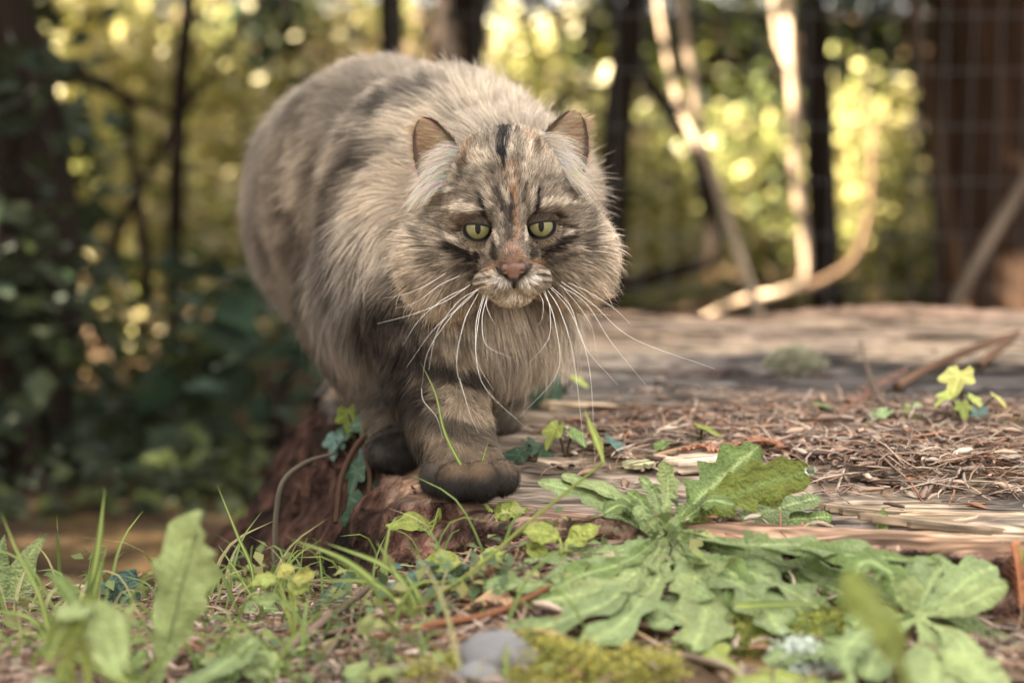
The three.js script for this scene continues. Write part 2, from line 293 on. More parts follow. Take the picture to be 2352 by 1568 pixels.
// head, in head axes (metres from the point between the eyes)
hell(0, 0.018, -0.046, 0.043, 0.045, 0.042, { k: 0.014 });
hell(-0.031, -0.014, -0.044, 0.027, 0.027, 0.026, { k: 0.014 });
hell(0.028, -0.014, -0.044, 0.026, 0.027, 0.026, { k: 0.014 });
hell(0, -0.018, -0.014, 0.0165, 0.019, 0.024);
prims.push({ t: 3, a: V3(0, 0.012, -0.007), b: V3(0.001, -0.019, 0.0165), ra: 0.0085, rb: 0.0072, ab: V3(0.001, -0.031, 0.0235), len: 0, flow: 'head', k: 0.008, reg: 'head' });
hell(-0.0095, -0.0315, 0.0075, 0.0115, 0.0080, 0.0105, { k: 0.005 });
hell(0.0115, -0.0310, 0.0075, 0.0115, 0.0080, 0.0105, { k: 0.005 });
hell(0.0005, -0.0395, -0.0010, 0.0115, 0.0065, 0.0100, { k: 0.006 });
hell(-0.0175, 0.0145, -0.0155, 0.0135, 0.0085, 0.010, { k: 0.010 });
hell(0.0185, 0.0145, -0.0155, 0.0135, 0.0085, 0.010, { k: 0.010 });
const EYES = [[-0.0195, -0.0005], [0.0195, -0.0004]], EYE_R = 0.0100, EYE_Z = -0.0125;
function primDist(q, x, y, z, hx, hy, hz) {
  if (q.t === 0) {
    let a = x - q.c.x, b = y - q.c.y, c = z - q.c.z;
    if (q.rot) { const t = a * YC - c * YS; c = a * YS + c * YC; a = t; }
    const k0 = Math.hypot(a / q.r.x, b / q.r.y, c / q.r.z), k1 = Math.hypot(a / (q.r.x * q.r.x), b / (q.r.y * q.r.y), c / (q.r.z * q.r.z));
    return k1 < 1e-9 ? -Math.min(q.r.x, q.r.y, q.r.z) : k0 * (k0 - 1) / k1;
  }
  if (q.t === 2) {
    const a = hx - q.c.x, b = hy - q.c.y, c = hz - q.c.z, k0 = Math.hypot(a / q.r.x, b / q.r.y, c / q.r.z), k1 = Math.hypot(a / (q.r.x * q.r.x), b / (q.r.y * q.r.y), c / (q.r.z * q.r.z));
    return k1 < 1e-9 ? -Math.min(q.r.x, q.r.y, q.r.z) : k0 * (k0 - 1) / k1;
  }
  if (q.t === 3) { x = hx; y = hy; z = hz; }
  const a = x - q.a.x, b = y - q.a.y, c = z - q.a.z, t = clamp((a * q.ab.x + b * q.ab.y + c * q.ab.z) / q.ab.lengthSq(), 0, 1);
  return Math.hypot(a - q.ab.x * t, b - q.ab.y * t, c - q.ab.z * t) - lerp(q.ra, q.rb, t);
}
function catField(x, y, z) {
  const [hx, hy, hz] = toHead(x, y, z);
  let d = 1;
  for (const q of prims) d = smin(d, primDist(q, x, y, z, hx, hy, hz), q.k);
  if (hz > -0.06 && Math.abs(hx) < 0.05 && Math.abs(hy) < 0.04) for (const [ex, ey] of EYES) {    // eye sockets
    const s = -(Math.hypot(hx - ex, (hy - ey) * 1.25, hz - EYE_Z - 0.0015) - EYE_R * 1.0), k = 0.004, h = Math.max(k - Math.abs(d - s), 0) / k;
    d = Math.max(d, s) + h * h * k * 0.25;
  }
  return d;
}
// ---- coat colours
const COAT = { mid: [0.34, 0.282, 0.226], tan: [0.62, 0.522, 0.41], cream: [0.74, 0.65, 0.53], dark: [0.034, 0.027, 0.023], black: [0.022, 0.021, 0.024], rust: [0.30, 0.175, 0.10], grey: [0.27, 0.25, 0.235], white: [0.78, 0.73, 0.66], brown: [0.15, 0.095, 0.055], pink: [0.34, 0.215, 0.165] };
const strokes = [];
const stroke = (c, w, s, ...pts) => strokes.push({ c: COAT[c], w, s, pts });
function faceColor(u, v) {
  v += 16 * smoothstep(v, 415, 445) * smoothstep(v, 508, 492);
  let c = [0.255, 0.205, 0.157];
  const mix = (t, q) => { t = clamp(t, 0, 1); c = [lerp(c[0], q[0], t), lerp(c[1], q[1], t), lerp(c[2], q[2], t)]; };
  const r = Math.hypot((u - 1172) / 1.0, (v - 540) / 0.9);
  mix(smoothstep(r, 150, 235) * 0.75, COAT.tan);
  mix(smoothstep(fbm(u * 0.022, v * 0.022, 2.5, 3), 0.52, 0.70) * 0.55, COAT.dark);
  mix(smoothstep(v, 620, 700) * 0.5, COAT.tan);
  mix(smoothstep(fbm(u * 0.05, v * 0.03, 7.5, 2), 0.55, 0.75) * 0.35, COAT.tan);
  for (const s of strokes) {
    let best = 1e9, wi = s.w;
    for (let i = 0; i < s.pts.length - 1; i++) {
      const [ax, ay] = s.pts[i], [bx, by] = s.pts[i + 1], ex = bx - ax, ey = by - ay, t = clamp(((u - ax) * ex + (v - ay) * ey) / (ex * ex + ey * ey), 0, 1);
      const d = Math.hypot(u - ax - ex * t, v - ay - ey * t); if (d < best) { best = d; wi = lerp(s.pts[i][2] ?? s.w, s.pts[i + 1][2] ?? s.w, t); }
    }
    const j = (fbm(u * 0.16, v * 0.11, 3.3, 2) - 0.5) * wi * 2.2;
    mix(smoothstep(wi * 1.25 - best + j, 0, wi * 0.9) * s.s, s.c);
  }
  return c;
}
// forehead
stroke('black', 17, 0.95, [1172, 255, 27], [1164, 292, 25], [1156, 338, 13], [1164, 385, 8]);
stroke('dark', 14, 0.5, [1196, 300], [1205, 360]); stroke('tan', 18, 0.5, [1095, 340], [1110, 400]); stroke('tan', 18, 0.5, [1225, 330], [1215, 400]);
stroke('rust', 22, 0.55, [1082, 300], [1066, 350]); stroke('rust', 22, 0.55, [1225, 295], [1245, 330]); stroke('dark', 12, 0.6, [1070, 350], [1060, 400]); stroke('dark', 10, 0.6, [1240, 320], [1243, 350]);
stroke('rust', 10, 0.95, [1180, 380, 15], [1180, 440, 10], [1186, 480, 8]); stroke('tan', 9, 0.6, [1177, 388], [1180, 420]);
stroke('tan', 12, 0.6, [1124, 440], [1122, 490]); stroke('tan', 10, 0.65, [1228, 455], [1226, 500]); stroke('tan', 8, 0.5, [1158, 440], [1168, 480]);
stroke('dark', 10, 0.75, [1142, 430, 6], [1152, 470, 9], [1160, 496, 9]); stroke('dark', 7, 0.75, [1212, 425, 5], [1206, 480, 8]); stroke('dark', 7, 0.8, [1178, 462, 4], [1179, 520, 8]);
stroke('black', 7, 1.0, [1101, 452, 4], [1106, 474, 8], [1114, 512, 9]); stroke('black', 7, 1.0, [1243, 445, 4], [1239, 470, 8], [1235, 508, 9]);
stroke('dark', 12, 0.45, [1020, 440], [1075, 445]); stroke('dark', 12, 0.45, [1290, 430], [1330, 450]); stroke('dark', 16, 0.4, [1090, 395], [1130, 385]);
// brows, eyes
stroke('cream', 13, 0.85, [1018, 478, 7], [1060, 482, 12], [1093, 490, 11]); stroke('cream', 13, 0.85, [1250, 484, 11], [1285, 482, 12], [1325, 478, 6]);
stroke('cream', 10, 0.8, [1018, 528, 7], [1040, 545, 10], [1072, 562, 9], [1108, 568, 7]); stroke('cream', 10, 0.8, [1224, 560, 7], [1272, 556, 9], [1318, 532, 8]);
stroke('brown', 7, 0.85, [1062, 515], [1012, 520, 5]); stroke('dark', 7, 0.85, [1279, 506], [1328, 524, 4]);
stroke('cream', 7, 0.8, [1136, 528, 5], [1141, 562, 7]); stroke('cream', 6, 0.8, [1209, 522, 5], [1207, 552, 6]);
// cheeks and nose
stroke('dark', 23, 1.0, [1018, 556, 12], [1050, 570, 19], [1088, 586, 14]); stroke('dark', 23, 1.0, [1250, 580, 14], [1285, 562, 20], [1322, 540, 10]);
stroke('dark', 13, 0.7, [1050, 605], [1090, 612]); stroke('dark', 13, 0.7, [1262, 600], [1310, 585]); stroke('dark', 16, 0.6, [960, 520], [985, 600]); stroke('dark', 16, 0.6, [1360, 500], [1350, 580]);
stroke('dark', 16, 0.75, [1166, 500], [1173, 545]); stroke('rust', 9, 0.6, [1188, 505], [1186, 555]);
stroke('dark', 10, 0.85, [1132, 560, 5], [1133, 585, 11], [1138, 610, 8]); stroke('dark', 10, 0.85, [1221, 556, 5], [1222, 580, 11], [1216, 606, 8]);
stroke('pink', 24, 1.0, [1178, 572, 17], [1179, 600, 23]); stroke('rust', 10, 0.5, [1190, 590], [1192, 610]);
// muzzle
stroke('rust', 15, 0.7, [1118, 618], [1142, 606, 10]); stroke('rust', 15, 0.7, [1236, 612], [1214, 604, 10]);
stroke('tan', 20, 0.5, [1085, 648], [1130, 640]); stroke('tan', 20, 0.5, [1268, 640], [1225, 638]);
stroke('white', 15, 0.95, [1132, 648, 11], [1160, 652, 13]); stroke('white', 15, 0.95, [1224, 644, 11], [1196, 652, 13]);
for (const [a, b, c, d] of [[1072, 632, 1118, 622], [1074, 646, 1126, 636], [1078, 660, 1112, 652], [1282, 628, 1238, 620], [1280, 642, 1228, 634], [1276, 656, 1240, 650]]) stroke('dark', 4, 0.8, [a, b], [c, d, 3]);
stroke('black', 6, 0.9, [1140, 618], [1156, 636, 5], [1172, 648, 4]); stroke('black', 6, 0.9, [1214, 616], [1200, 634, 5], [1184, 648, 4]);
stroke('cream', 22, 0.8, [1130, 685], [1225, 685]);
// outer face
stroke('dark', 10, 0.75, [985, 400], [1010, 412]); stroke('white', 9, 0.8, [985, 432], [1035, 424]); stroke('cream', 12, 0.6, [1330, 420], [1370, 430]);
const onCat = (px, py) => { for (let d = 0.86; d < 1.75; d += 0.004) { const p = P(px, py, d); if (catField(p.x, p.y, p.z) < 0.006) return p; } return P(px, py, 1.3); };
const blobs = [];   // coat markings, and shade painted on the legs: place, radius, colour, strength
const blob = (p, r, c, s) => blobs.push({ p, r, c: COAT[c], s });
for (const [x, y, d] of [[900, 440, 1.05], [890, 360, 1.06], [930, 290, 1.05], [1020, 250, 1.04], [880, 540, 1.03], [1110, 230, 1.03], [960, 400, 1.03]]) blob(onCat(x, y), 0.032, 'tan', 0.8);
for (const [x, y, d] of [[905, 246], [870, 262], [945, 232], [800, 292], [835, 278], [985, 228], [850, 360], [825, 385], [880, 345]]) blob(onCat(x, y), 0.019, 'black', 0.50);
for (const [x, y, d] of [[775, 480], [765, 520], [762, 560], [780, 600], [770, 650], [815, 425]]) blob(onCat(x, y), 0.022, 'dark', 0.45);
for (const [x, y, d] of [[690, 560, 1.26], [720, 650, 1.22], [650, 420, 1.30], [745, 400, 1.2], [700, 250, 1.3], [830, 700, 1.1], [620, 540, 1.33]]) blob(onCat(x, y), 0.03, 'dark', 0.5);
for (const [x, y, d] of [[880, 770, 1.05], [900, 850, 1.06], [950, 860, 1.01], [880, 900, 1.06], [925, 980, 1.05], [915, 1030, 1.05], [900, 950, 1.05], [1000, 830, 0.99]]) blob(onCat(x, y), 0.026, 'black', 0.75);  // shade painted as black fur on the hind legs and left side of the foreleg
for (const [x, y, d] of [[1040, 868, 0.99], [1095, 875, 0.99]]) blob(onCat(x, y), 0.015, 'black', 0.85);
const dist = (p, x, y, z) => Math.hypot(p.x - x, p.y - y, p.z - z);
function coatColor(x, y, z, w, out) {
  const [hx, hy, hz] = toHead(x, y, z), u = 1170 + hx / S, v = 522 - hy / S;
  // trunk
  let c = [...COAT.mid];
  const mix = (t, q) => { t = clamp(t, 0, 1); for (let k = 0; k < 3; k++) c[k] = lerp(c[k], q[k], t); };
  const streak = fbm(x * 26 - y * 10, y * 26, z * 14, 3);
  mix(smoothstep(streak, 0.45, 0.68) * 0.55, COAT.tan); mix(smoothstep(1 - streak, 0.54, 0.74) * 0.38, COAT.dark);
  mix(smoothstep(fbm(x * 9, y * 9, z * 9 + 5, 2), 0.5, 0.7) * 0.4, COAT.grey);
  if (w.ruff + w.chest > 0.01) {
    mix(w.ruff * 0.4, COAT.tan);
    const front = smoothstep(hx, -0.06, -0.02) * w.chest;
    mix(front * 0.65, COAT.tan); mix(front * smoothstep(fbm(x * 40, y * 12, z * 20, 3), 0.45, 0.65) * 0.5, COAT.mid);
  }
  for (const b of blobs) { const d = dist(b.p, x, y, z) + (fbm(x * 150, y * 90, z * 80, 2) - 0.5) * b.r * 2.2; mix(smoothstep(b.r * 1.3 - d, 0, b.r) * b.s, b.c); }
  if (w.leg + w.paw > 0.01) {
    const bar = smoothstep(Math.sin((y + 0.3 * x) * 260) + 1.4 * (fbm(x * 50, y * 50, z * 50, 2) - 0.5), -0.05, 0.5), lit = smoothstep(x, -0.068, -0.036);  // lit paints light into the leg colour, darker to the left
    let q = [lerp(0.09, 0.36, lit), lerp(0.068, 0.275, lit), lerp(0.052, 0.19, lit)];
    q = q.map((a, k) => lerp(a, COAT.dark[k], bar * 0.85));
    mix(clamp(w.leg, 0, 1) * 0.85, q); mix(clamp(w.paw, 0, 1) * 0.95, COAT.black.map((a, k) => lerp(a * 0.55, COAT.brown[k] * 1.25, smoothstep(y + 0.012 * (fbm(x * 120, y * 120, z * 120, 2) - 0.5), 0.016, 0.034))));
  }
  if (w.leg > 0.05) for (const b of blobs) if (b.c === COAT.black) { const d = dist(b.p, x, y, z) + (fbm(x * 150, y * 90, z * 80, 2) - 0.5) * b.r * 2.2; mix(smoothstep(b.r * 1.3 - d, 0, b.r) * b.s * 0.6, COAT.dark); }  // lays the painted shade over the leg colour again
  if (w.head > 0.01) mix(smoothstep(w.head, 0.25, 0.7), faceColor(u, v));
  out[0] = c[0]; out[1] = c[1]; out[2] = c[2];
  return out;
}
function weights(x, y, z) {
  const [hx, hy, hz] = toHead(x, y, z), o = { body: 0, ruff: 0, chest: 0, leg: 0, paw: 0, head: 0, len: 0, lift: 0, fx: 0, fy: 0, fz: 0 };
  let t = 0;
  for (const q of prims) {
    const d = primDist(q, x, y, z, hx, hy, hz), w = Math.exp(-Math.max(0, d + 0.004) / (q.reg === 'paw' || q.reg === 'head' ? 0.005 : 0.009));
    if (w < 1e-4) continue;
    t += w; o[q.reg] += w;
    if (q.flow === 'head') {
      const nx = hx * 1.15, ny = hy + 0.024, nz = (hz - 0.03) * 0.75, l = Math.hypot(nx, ny, nz) || 1;
      const drop = smoothstep(Math.abs(hx), 0.02, 0.06) * 0.55 * smoothstep(-hy, -0.02, 0.02);
      let a = nx / l, b = ny / l - drop, c = nz / l - 0.15;
      let len = lerp(0.0032, 0.0075, smoothstep(l, 0.02, 0.05)); len = lerp(len, 0.012, smoothstep(hy, 0.03, 0.06)); len = lerp(len, 0.024, smoothstep(Math.hypot(hx * 1.05, Math.min(0, hy + 0.01) * 1.2), 0.034, 0.058));
      len = lerp(len, 0.0055, smoothstep(hz, -0.012, -0.004) * smoothstep(-hy, 0.026, 0.034));
      for (const [ex, ey] of EYES) { const px = hx - ex, py = hy - ey, r = Math.hypot(px, py * 1.3), k = 1 - smoothstep(r, 0.008, 0.016); if (k > 0) { a = lerp(a, px / r, k); b = lerp(b, py / r + (py > 0 ? 0.3 : -0.1), k); len = lerp(len, 0.0034, k); } }
      o.fx += w * (HX.x * a + HY.x * b + HZ.x * c); o.fy += w * (HX.y * a + HY.y * b + HZ.y * c); o.fz += w * (HX.z * a + HY.z * b + HZ.z * c);
      o.len += w * len; o.lift += w * lerp(0.28, 0.5, smoothstep(len, 0.008, 0.02));
    } else { o.fx += w * q.flow.x; o.fy += w * q.flow.y; o.fz += w * q.flow.z; o.len += w * q.len; o.lift += w * q.lift; }
  }
  if (t > 0) for (const k in o) o[k] /= t;
  return o;
}
const cat = thing('cat', 'long-haired brown tabby cat walking towards the camera along the log, head lowered', 'cat', V3(0, 0, 0));
const furMat = phys({ vertexColors: true, roughness: 1, transmission: 0.30, thickness: 0, specularIntensity: 0.08, ior: 1.45 });
{
  const { pos, idx } = surfaceNets(catField, V3(-0.26, -0.01, -1.74), V3(0.12, 0.34, -0.86), 0.0028), n = pos.length / 3, nor = new Float32Array(n * 3), col = new Float32Array(n * 3), tmp = [0, 0, 0];
  for (let i = 0; i < n; i++) {
    const x = pos[i * 3], y = pos[i * 3 + 1], z = pos[i * 3 + 2]; nor.set(gradient(catField, x, y, z, 0.0015), i * 3);
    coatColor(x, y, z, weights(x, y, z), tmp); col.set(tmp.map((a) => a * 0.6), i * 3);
  }
  part('body', geom(pos, idx, { color: col, normal: nor }), std({ vertexColors: true, roughness: 1 }), cat);

  // ---- hair roots, spread over the skin by area
  const R = rng(11), m = idx.length / 3, roots = [], clumps = [], CELL = 0.016, grid = new Map();
  const density = (x, y, z, nx, ny, nz) => {
    const [hx, hy, hz] = toHead(x, y, z), facing = -(nx * x + ny * (y - EYE.y) + nz * z) / Math.hypot(x, y - EYE.y, z);
    const head = Math.abs(hx) < 0.075 && hy > -0.05 && hy < 0.08 && hz > -0.06 ? 1 : 0, foot = y < 0.10 && z > -1.08 ? 1 : 0;
    return (head ? 6.0e6 : foot ? 1.5e6 : 1.12e6) * (facing < -0.35 ? 0.10 : facing < -0.1 ? 0.45 : 1);
  };
  const A = V3(), B = V3(), C = V3(), e1 = V3(), e2 = V3();
  for (let k = 0; k < m; k++) {
    const [a, b, c] = [idx[k * 3], idx[k * 3 + 1], idx[k * 3 + 2]];
    A.fromArray(pos, a * 3); B.fromArray(pos, b * 3); C.fromArray(pos, c * 3);
    const area = e1.subVectors(B, A).cross(e2.subVectors(C, A)).length() / 2;
    let want = area * density(A.x, A.y, A.z, nor[a * 3], nor[a * 3 + 1], nor[a * 3 + 2]), cl = area * (density(A.x, A.y, A.z, 0, 0, 1) > 3e6 ? 2.4e5 : 6.0e4);
    const sample = () => { let s = R(), t = R(); if (s + t > 1) { s = 1 - s; t = 1 - t; } const q = 1 - s - t, o = []; for (let d = 0; d < 3; d++) { o.push(q * pos[a * 3 + d] + s * pos[b * 3 + d] + t * pos[c * 3 + d]); } for (let d = 0; d < 3; d++) o.push(q * nor[a * 3 + d] + s * nor[b * 3 + d] + t * nor[c * 3 + d]); return o; };
    for (want += R(); want >= 1; want--) roots.push(sample());
    for (cl += R(); cl >= 1; cl--) clumps.push(sample());
  }
  const shape = (o, w, jit) => {                       // the path of one hair
    const p = V3(o[0], o[1], o[2]), nn = V3(o[3], o[4], o[5]).normalize(), f = V3(w.fx, w.fy, w.fz);
    const q = 34, sw = (fbm(p.x * q, p.y * q, p.z * q, 2) - 0.5) * 2.0; f.applyAxisAngle(nn, sw);
    f.addScaledVector(nn, -f.dot(nn)); if (f.lengthSq() < 1e-5) f.set(0, -1, 0).addScaledVector(nn, nn.y); f.normalize();
    f.applyAxisAngle(nn, jit * 0.9);
    return { p, nn, f };
  };
  const key = (x, y, z) => Math.floor(x / CELL) + 1000 * Math.floor(y / CELL) + 1000000 * Math.floor(z / CELL);
  for (const o of clumps) {
    const w = weights(o[0], o[1], o[2]), { p, nn, f } = shape(o, w, (R() - 0.5) * 0.6), l = w.len * (0.9 + 0.35 * R()), a = w.lift * (0.75 + 0.5 * R());
    const tip = p.clone().addScaledVector(f, Math.cos(a) * l).addScaledVector(nn, Math.sin(a) * l * 0.9); tip.y -= l * 0.12;
    const k = key(p.x, p.y, p.z); if (!grid.has(k)) grid.set(k, []); grid.get(k).push({ p, tip, tone: (R() - 0.5) });
  }
  // ---- ribbons, in three bundles: head, trunk, legs
  const sets = { head: [], trunk: [], legs: [] }; for (const k in sets) sets[k] = { pos: [], nor: [], col: [], idx: [] };
  const tip = V3(), side = V3(), q1 = V3(), q2 = V3(), dir = V3(), nrm = V3(), cc = [0, 0, 0], mid = V3(), geoN = V3();
  function ribbon(set, pts, width, skin, base, dark, light) {
    const n0 = set.pos.length / 3, last = pts.length - 1;
    dir.subVectors(pts[last], pts[0]).normalize(); side.crossVectors(dir, skin).normalize(); side.applyAxisAngle(dir, (R() - 0.5) * 1.7);
    geoN.crossVectors(side, dir); const flip = geoN.dot(skin) < 0;
    nrm.copy(skin).multiplyScalar(0.85).add(V3((R() - 0.5), (R() - 0.5), (R() - 0.5)).multiplyScalar(0.45)).normalize(); if (nrm.dot(geoN) * (flip ? -1 : 1) < 0.05) nrm.copy(geoN).multiplyScalar(flip ? -1 : 1).lerp(skin, 0.4).normalize();
    for (let i = 0; i < last; i++) {
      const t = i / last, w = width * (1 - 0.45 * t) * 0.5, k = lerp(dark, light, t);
      for (const s of [-1, 1]) { set.pos.push(pts[i].x + side.x * w * s, pts[i].y + side.y * w * s, pts[i].z + side.z * w * s); set.nor.push(nrm.x, nrm.y, nrm.z); set.col.push(base[0] * k, base[1] * k, base[2] * k); }
    }
    set.pos.push(pts[last].x, pts[last].y, pts[last].z); set.nor.push(nrm.x, nrm.y, nrm.z); set.col.push(base[0] * light, base[1] * light, base[2] * light);
    for (let i = 0; i < last - 1; i++) { const a = n0 + i * 2; flip ? set.idx.push(a, a + 2, a + 1, a + 1, a + 2, a + 3) : set.idx.push(a, a + 1, a + 2, a + 1, a + 3, a + 2); }
    const a = n0 + (last - 1) * 2; flip ? set.idx.push(a, a + 2, a + 1) : set.idx.push(a, a + 1, a + 2);
  }
  for (const o of roots) {
    const w = weights(o[0], o[1], o[2]), [hx, hy, hz] = toHead(o[0], o[1], o[2]);
    if (w.head > 0.3) {
      let bare = false;
      for (const [ex, ey] of EYES) if (hz > -0.03 && Math.hypot((hx - ex) / 0.0090, (hy - ey + 0.0010) / 0.0062) < 1) bare = true;
      const u = 1170 + hx / S, v = 522 - hy / S;
      if (Math.abs(u - 1178) < 30 - (v - 612) * 0.6 && v > 607 && v < 648 && hz > 0.01) bare = true;
      if (bare) continue;
    }
    const jit = (R() - 0.5) * 0.5, { p, nn, f } = shape(o, w, jit);
    const flyaway = R() < 0.05 ? 1.35 : 1, l = w.len * (0.62 + 0.55 * R()) * flyaway, a = w.lift * (0.55 + 0.9 * R());
    tip.copy(p).addScaledVector(f, Math.cos(a) * l).addScaledVector(nn, Math.sin(a) * l * 0.95); tip.y -= l * 0.10;
    { const g = w.head > 0.5 ? 0.5 : 0.3; coatColor(lerp(p.x, tip.x, g), lerp(p.y, tip.y, g), lerp(p.z, tip.z, g), w, cc); }
    let best = null, bd = 1e9; const kx = Math.floor(p.x / CELL), ky = Math.floor(p.y / CELL), kz = Math.floor(p.z / CELL);
    for (let i = -1; i <= 1; i++) for (let j = -1; j <= 1; j++) for (let k = -1; k <= 1; k++) { const g = grid.get(kx + i + 1000 * (ky + j) + 1000000 * (kz + k)); if (g) for (const c of g) { const d = c.p.distanceToSquared(p); if (d < bd) { bd = d; best = c; } } }
    let tone = 1 + (R() - 0.5) * 0.5;
    if (best && Math.sqrt(bd) < w.len * 0.9) { tip.lerp(best.tip, (flyaway > 1 ? 0.1 : w.head > 0.5 ? 0.26 : 0.30) * clamp(1.4 - Math.sqrt(bd) / (w.len * 0.8), 0, 1)); tone *= 1 + best.tone * 0.5; }
    const face = w.head > 0.5, pick = R(); if (face) tone *= pick < 0.16 ? 0.42 : pick > 0.80 ? 1.5 : 1; else tone *= pick < 0.12 ? 0.72 : pick > 0.85 ? 1.18 : 1;
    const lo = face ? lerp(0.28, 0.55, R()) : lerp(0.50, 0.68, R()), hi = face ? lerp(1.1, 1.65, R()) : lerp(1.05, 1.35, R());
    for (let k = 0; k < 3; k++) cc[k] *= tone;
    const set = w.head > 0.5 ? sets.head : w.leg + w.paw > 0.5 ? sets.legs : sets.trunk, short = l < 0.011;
    const lift = nn.clone().multiplyScalar(l * 0.16);
    q1.copy(p).lerp(tip, 0.34).add(lift); q2.copy(p).lerp(tip, 0.68).addScaledVector(lift, 0.8);
    p.addScaledVector(nn, -0.0006);
    const width = l > 0.018 ? 0.00042 : l > 0.009 ? 0.00032 : 0.00022;
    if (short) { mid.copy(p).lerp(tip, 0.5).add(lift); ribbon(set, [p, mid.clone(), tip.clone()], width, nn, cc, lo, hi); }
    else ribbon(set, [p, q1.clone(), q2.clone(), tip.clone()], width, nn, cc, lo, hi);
  }
  // ---- ears: thin cupped shells with long white hair inside
  const EARS = [
    { inner: [1066, 346, -0.036], outer: [964, 400, -0.046], tip: [966, 240, -0.042], sx: -1, tuft: [[1052, 352], [990, 330], [936, 412]] },
    { inner: [1248, 326, -0.036], outer: [1350, 392, -0.046], tip: [1345, 238, -0.042], sx: 1, tuft: [[1262, 336], [1318, 318], [1372, 378]] },
  ];
  for (const E of EARS) {
    const I = HU(...E.inner), O = HU(...E.outer), T = HU(...E.tip), NS = 22, NT = 20, ps = [], cs = [], ix = [];
    const nb = O.clone().sub(I).cross(T.clone().sub(I)).normalize(); if (nb.dot(camBack) > 0) nb.negate();     // towards the back of the ear
    const surf = (s, t, inner) => {
      const e = t * 2 - 1, bulge = Math.sqrt(Math.max(0, 1 - e * e)), curve = Math.sin(s * Math.PI) * 0.002, wS = (1 - s) ** 0.75;
      const q = I.clone().lerp(O, 0.5).lerp(T, s).addScaledVector(O.clone().sub(I), 0.5 * e * Math.sqrt(Math.max(0, 1 - s ** 1.12)));
      q.addScaledVector(nb, bulge * (0.017 * wS + 0.003) - (inner ? 0.0013 * bulge : 0));
      q.addScaledVector(HX, e * E.sx * curve); q.addScaledVector(HY, -0.016 * (1 - s) * bulge);
      return q;
    };
    for (const inner of [0, 1]) {
      const b = ps.length / 3;
      for (let i = 0; i <= NS; i++) for (let j = 0; j <= NT; j++) {
        const s = i / NS * 0.985, t = j / NT, q = surf(s, t, inner); ps.push(q.x, q.y, q.z);
        const edge = 1 - Math.min(t, 1 - t, (1 - s) * 0.5) * 7;
        const c = inner ? [lerp(0.26, 0.36, 1 - s), 0.18 * lerp(0.9, 1.15, 1 - s), 0.125] : [0.26, 0.20, 0.15]; const k = clamp(edge, 0, 1);
        cs.push(lerp(c[0], 0.05, k * 0.8), lerp(c[1], 0.04, k * 0.8), lerp(c[2], 0.032, k * 0.8));
      }
      for (let i = 0; i < NS; i++) for (let j = 0; j < NT; j++) { const a = b + i * (NT + 1) + j, d = a + NT + 1; ix.push(a, a + 1, d, d, a + 1, d + 1); }
    }
    const half = (NS + 1) * (NT + 1);
    for (let i = 0; i < NS; i++) for (const j of [0, NT]) { const a = i * (NT + 1) + j, d = a + NT + 1; ix.push(a, d, a + half, d, d + half, a + half); }
    part('ear', geom(ps, ix, { color: cs }), phys({ vertexColors: true, roughness: 0.9, transmission: 0.25, thickness: 0 }), cat);
    // short hair on the back and rim
    for (let k = 0; k < 2600; k++) {
      const s = R() * 0.98, t = R() < 0.35 ? (R() < 0.5 ? R() * 0.08 : 1 - R() * 0.08) : R(), p0 = surf(s, t, 0), p1 = surf(Math.min(1, s + 0.10), t + (t > 0.5 ? 0.04 : -0.04), 0).addScaledVector(nb, 0.0016).addScaledVector(HX, (R() - 0.5) * 0.002);
      p1.sub(p0).normalize().multiplyScalar((0.0035 + 0.003 * R()) * (s > 0.85 ? 0.5 : 1)).add(p0); const rim = Math.min(t, 1 - t) < 0.09;
      const c = (rim ? [0.09, 0.065, 0.045] : [0.24, 0.16, 0.10]).map((a) => a * (0.7 + 0.6 * R()));
      ribbon(sets.head, [p0, p0.clone().lerp(p1, 0.5), p1], 0.0003, nb, c, 0.7, 1.2);
    }
    // longer coat fur that half buries the base of the ear
    for (let k = 0; k < 1500; k++) {
      const t = R(), s = R() * R() * 0.45, p0 = surf(s, t, 0).addScaledVector(nb, 0.001), l = 0.008 + 0.010 * R(), up = (0.55 + 0.5 * R()) * (1 - s), d = HY.clone().multiplyScalar(up).addScaledVector(HX, E.sx * (t - 0.35) * 0.9 + (R() - 0.5) * 0.5).addScaledVector(nb, 0.35).normalize();
      const p1 = p0.clone().addScaledVector(d, l), c = (R() < 0.5 ? COAT.tan : R() < 0.5 ? COAT.mid : COAT.rust).map((a) => a * (0.7 + 0.5 * R()));
      ribbon(sets.head, [p0, p0.clone().lerp(p1, 0.5).addScaledVector(nb, 0.001), p1], 0.0003, nb.clone().negate(), c, 0.6, 1.15);
    }
    // fine inner fur
    for (let k = 0; k < 4200; k++) {
      const s = R() ** 1.3 * 0.9, t = 0.04 + 0.84 * R(), p0 = surf(s, t, 1), p1 = p0.clone().addScaledVector(HX, E.sx * (0.006 + 0.007 * R())).addScaledVector(HY, 0.002 + (R() - 0.3) * 0.006).addScaledVector(HZ, 0.004 * R());
      const c = (R() < 0.5 ? [0.58, 0.47, 0.35] : [0.36, 0.23, 0.14]).map((a) => a * (0.7 + 0.6 * R()));
      ribbon(sets.head, [p0, p0.clone().lerp(p1, 0.5).addScaledVector(HZ, 0.001), p1], 0.00022, camBack, c, 0.7, 1.2);
    }
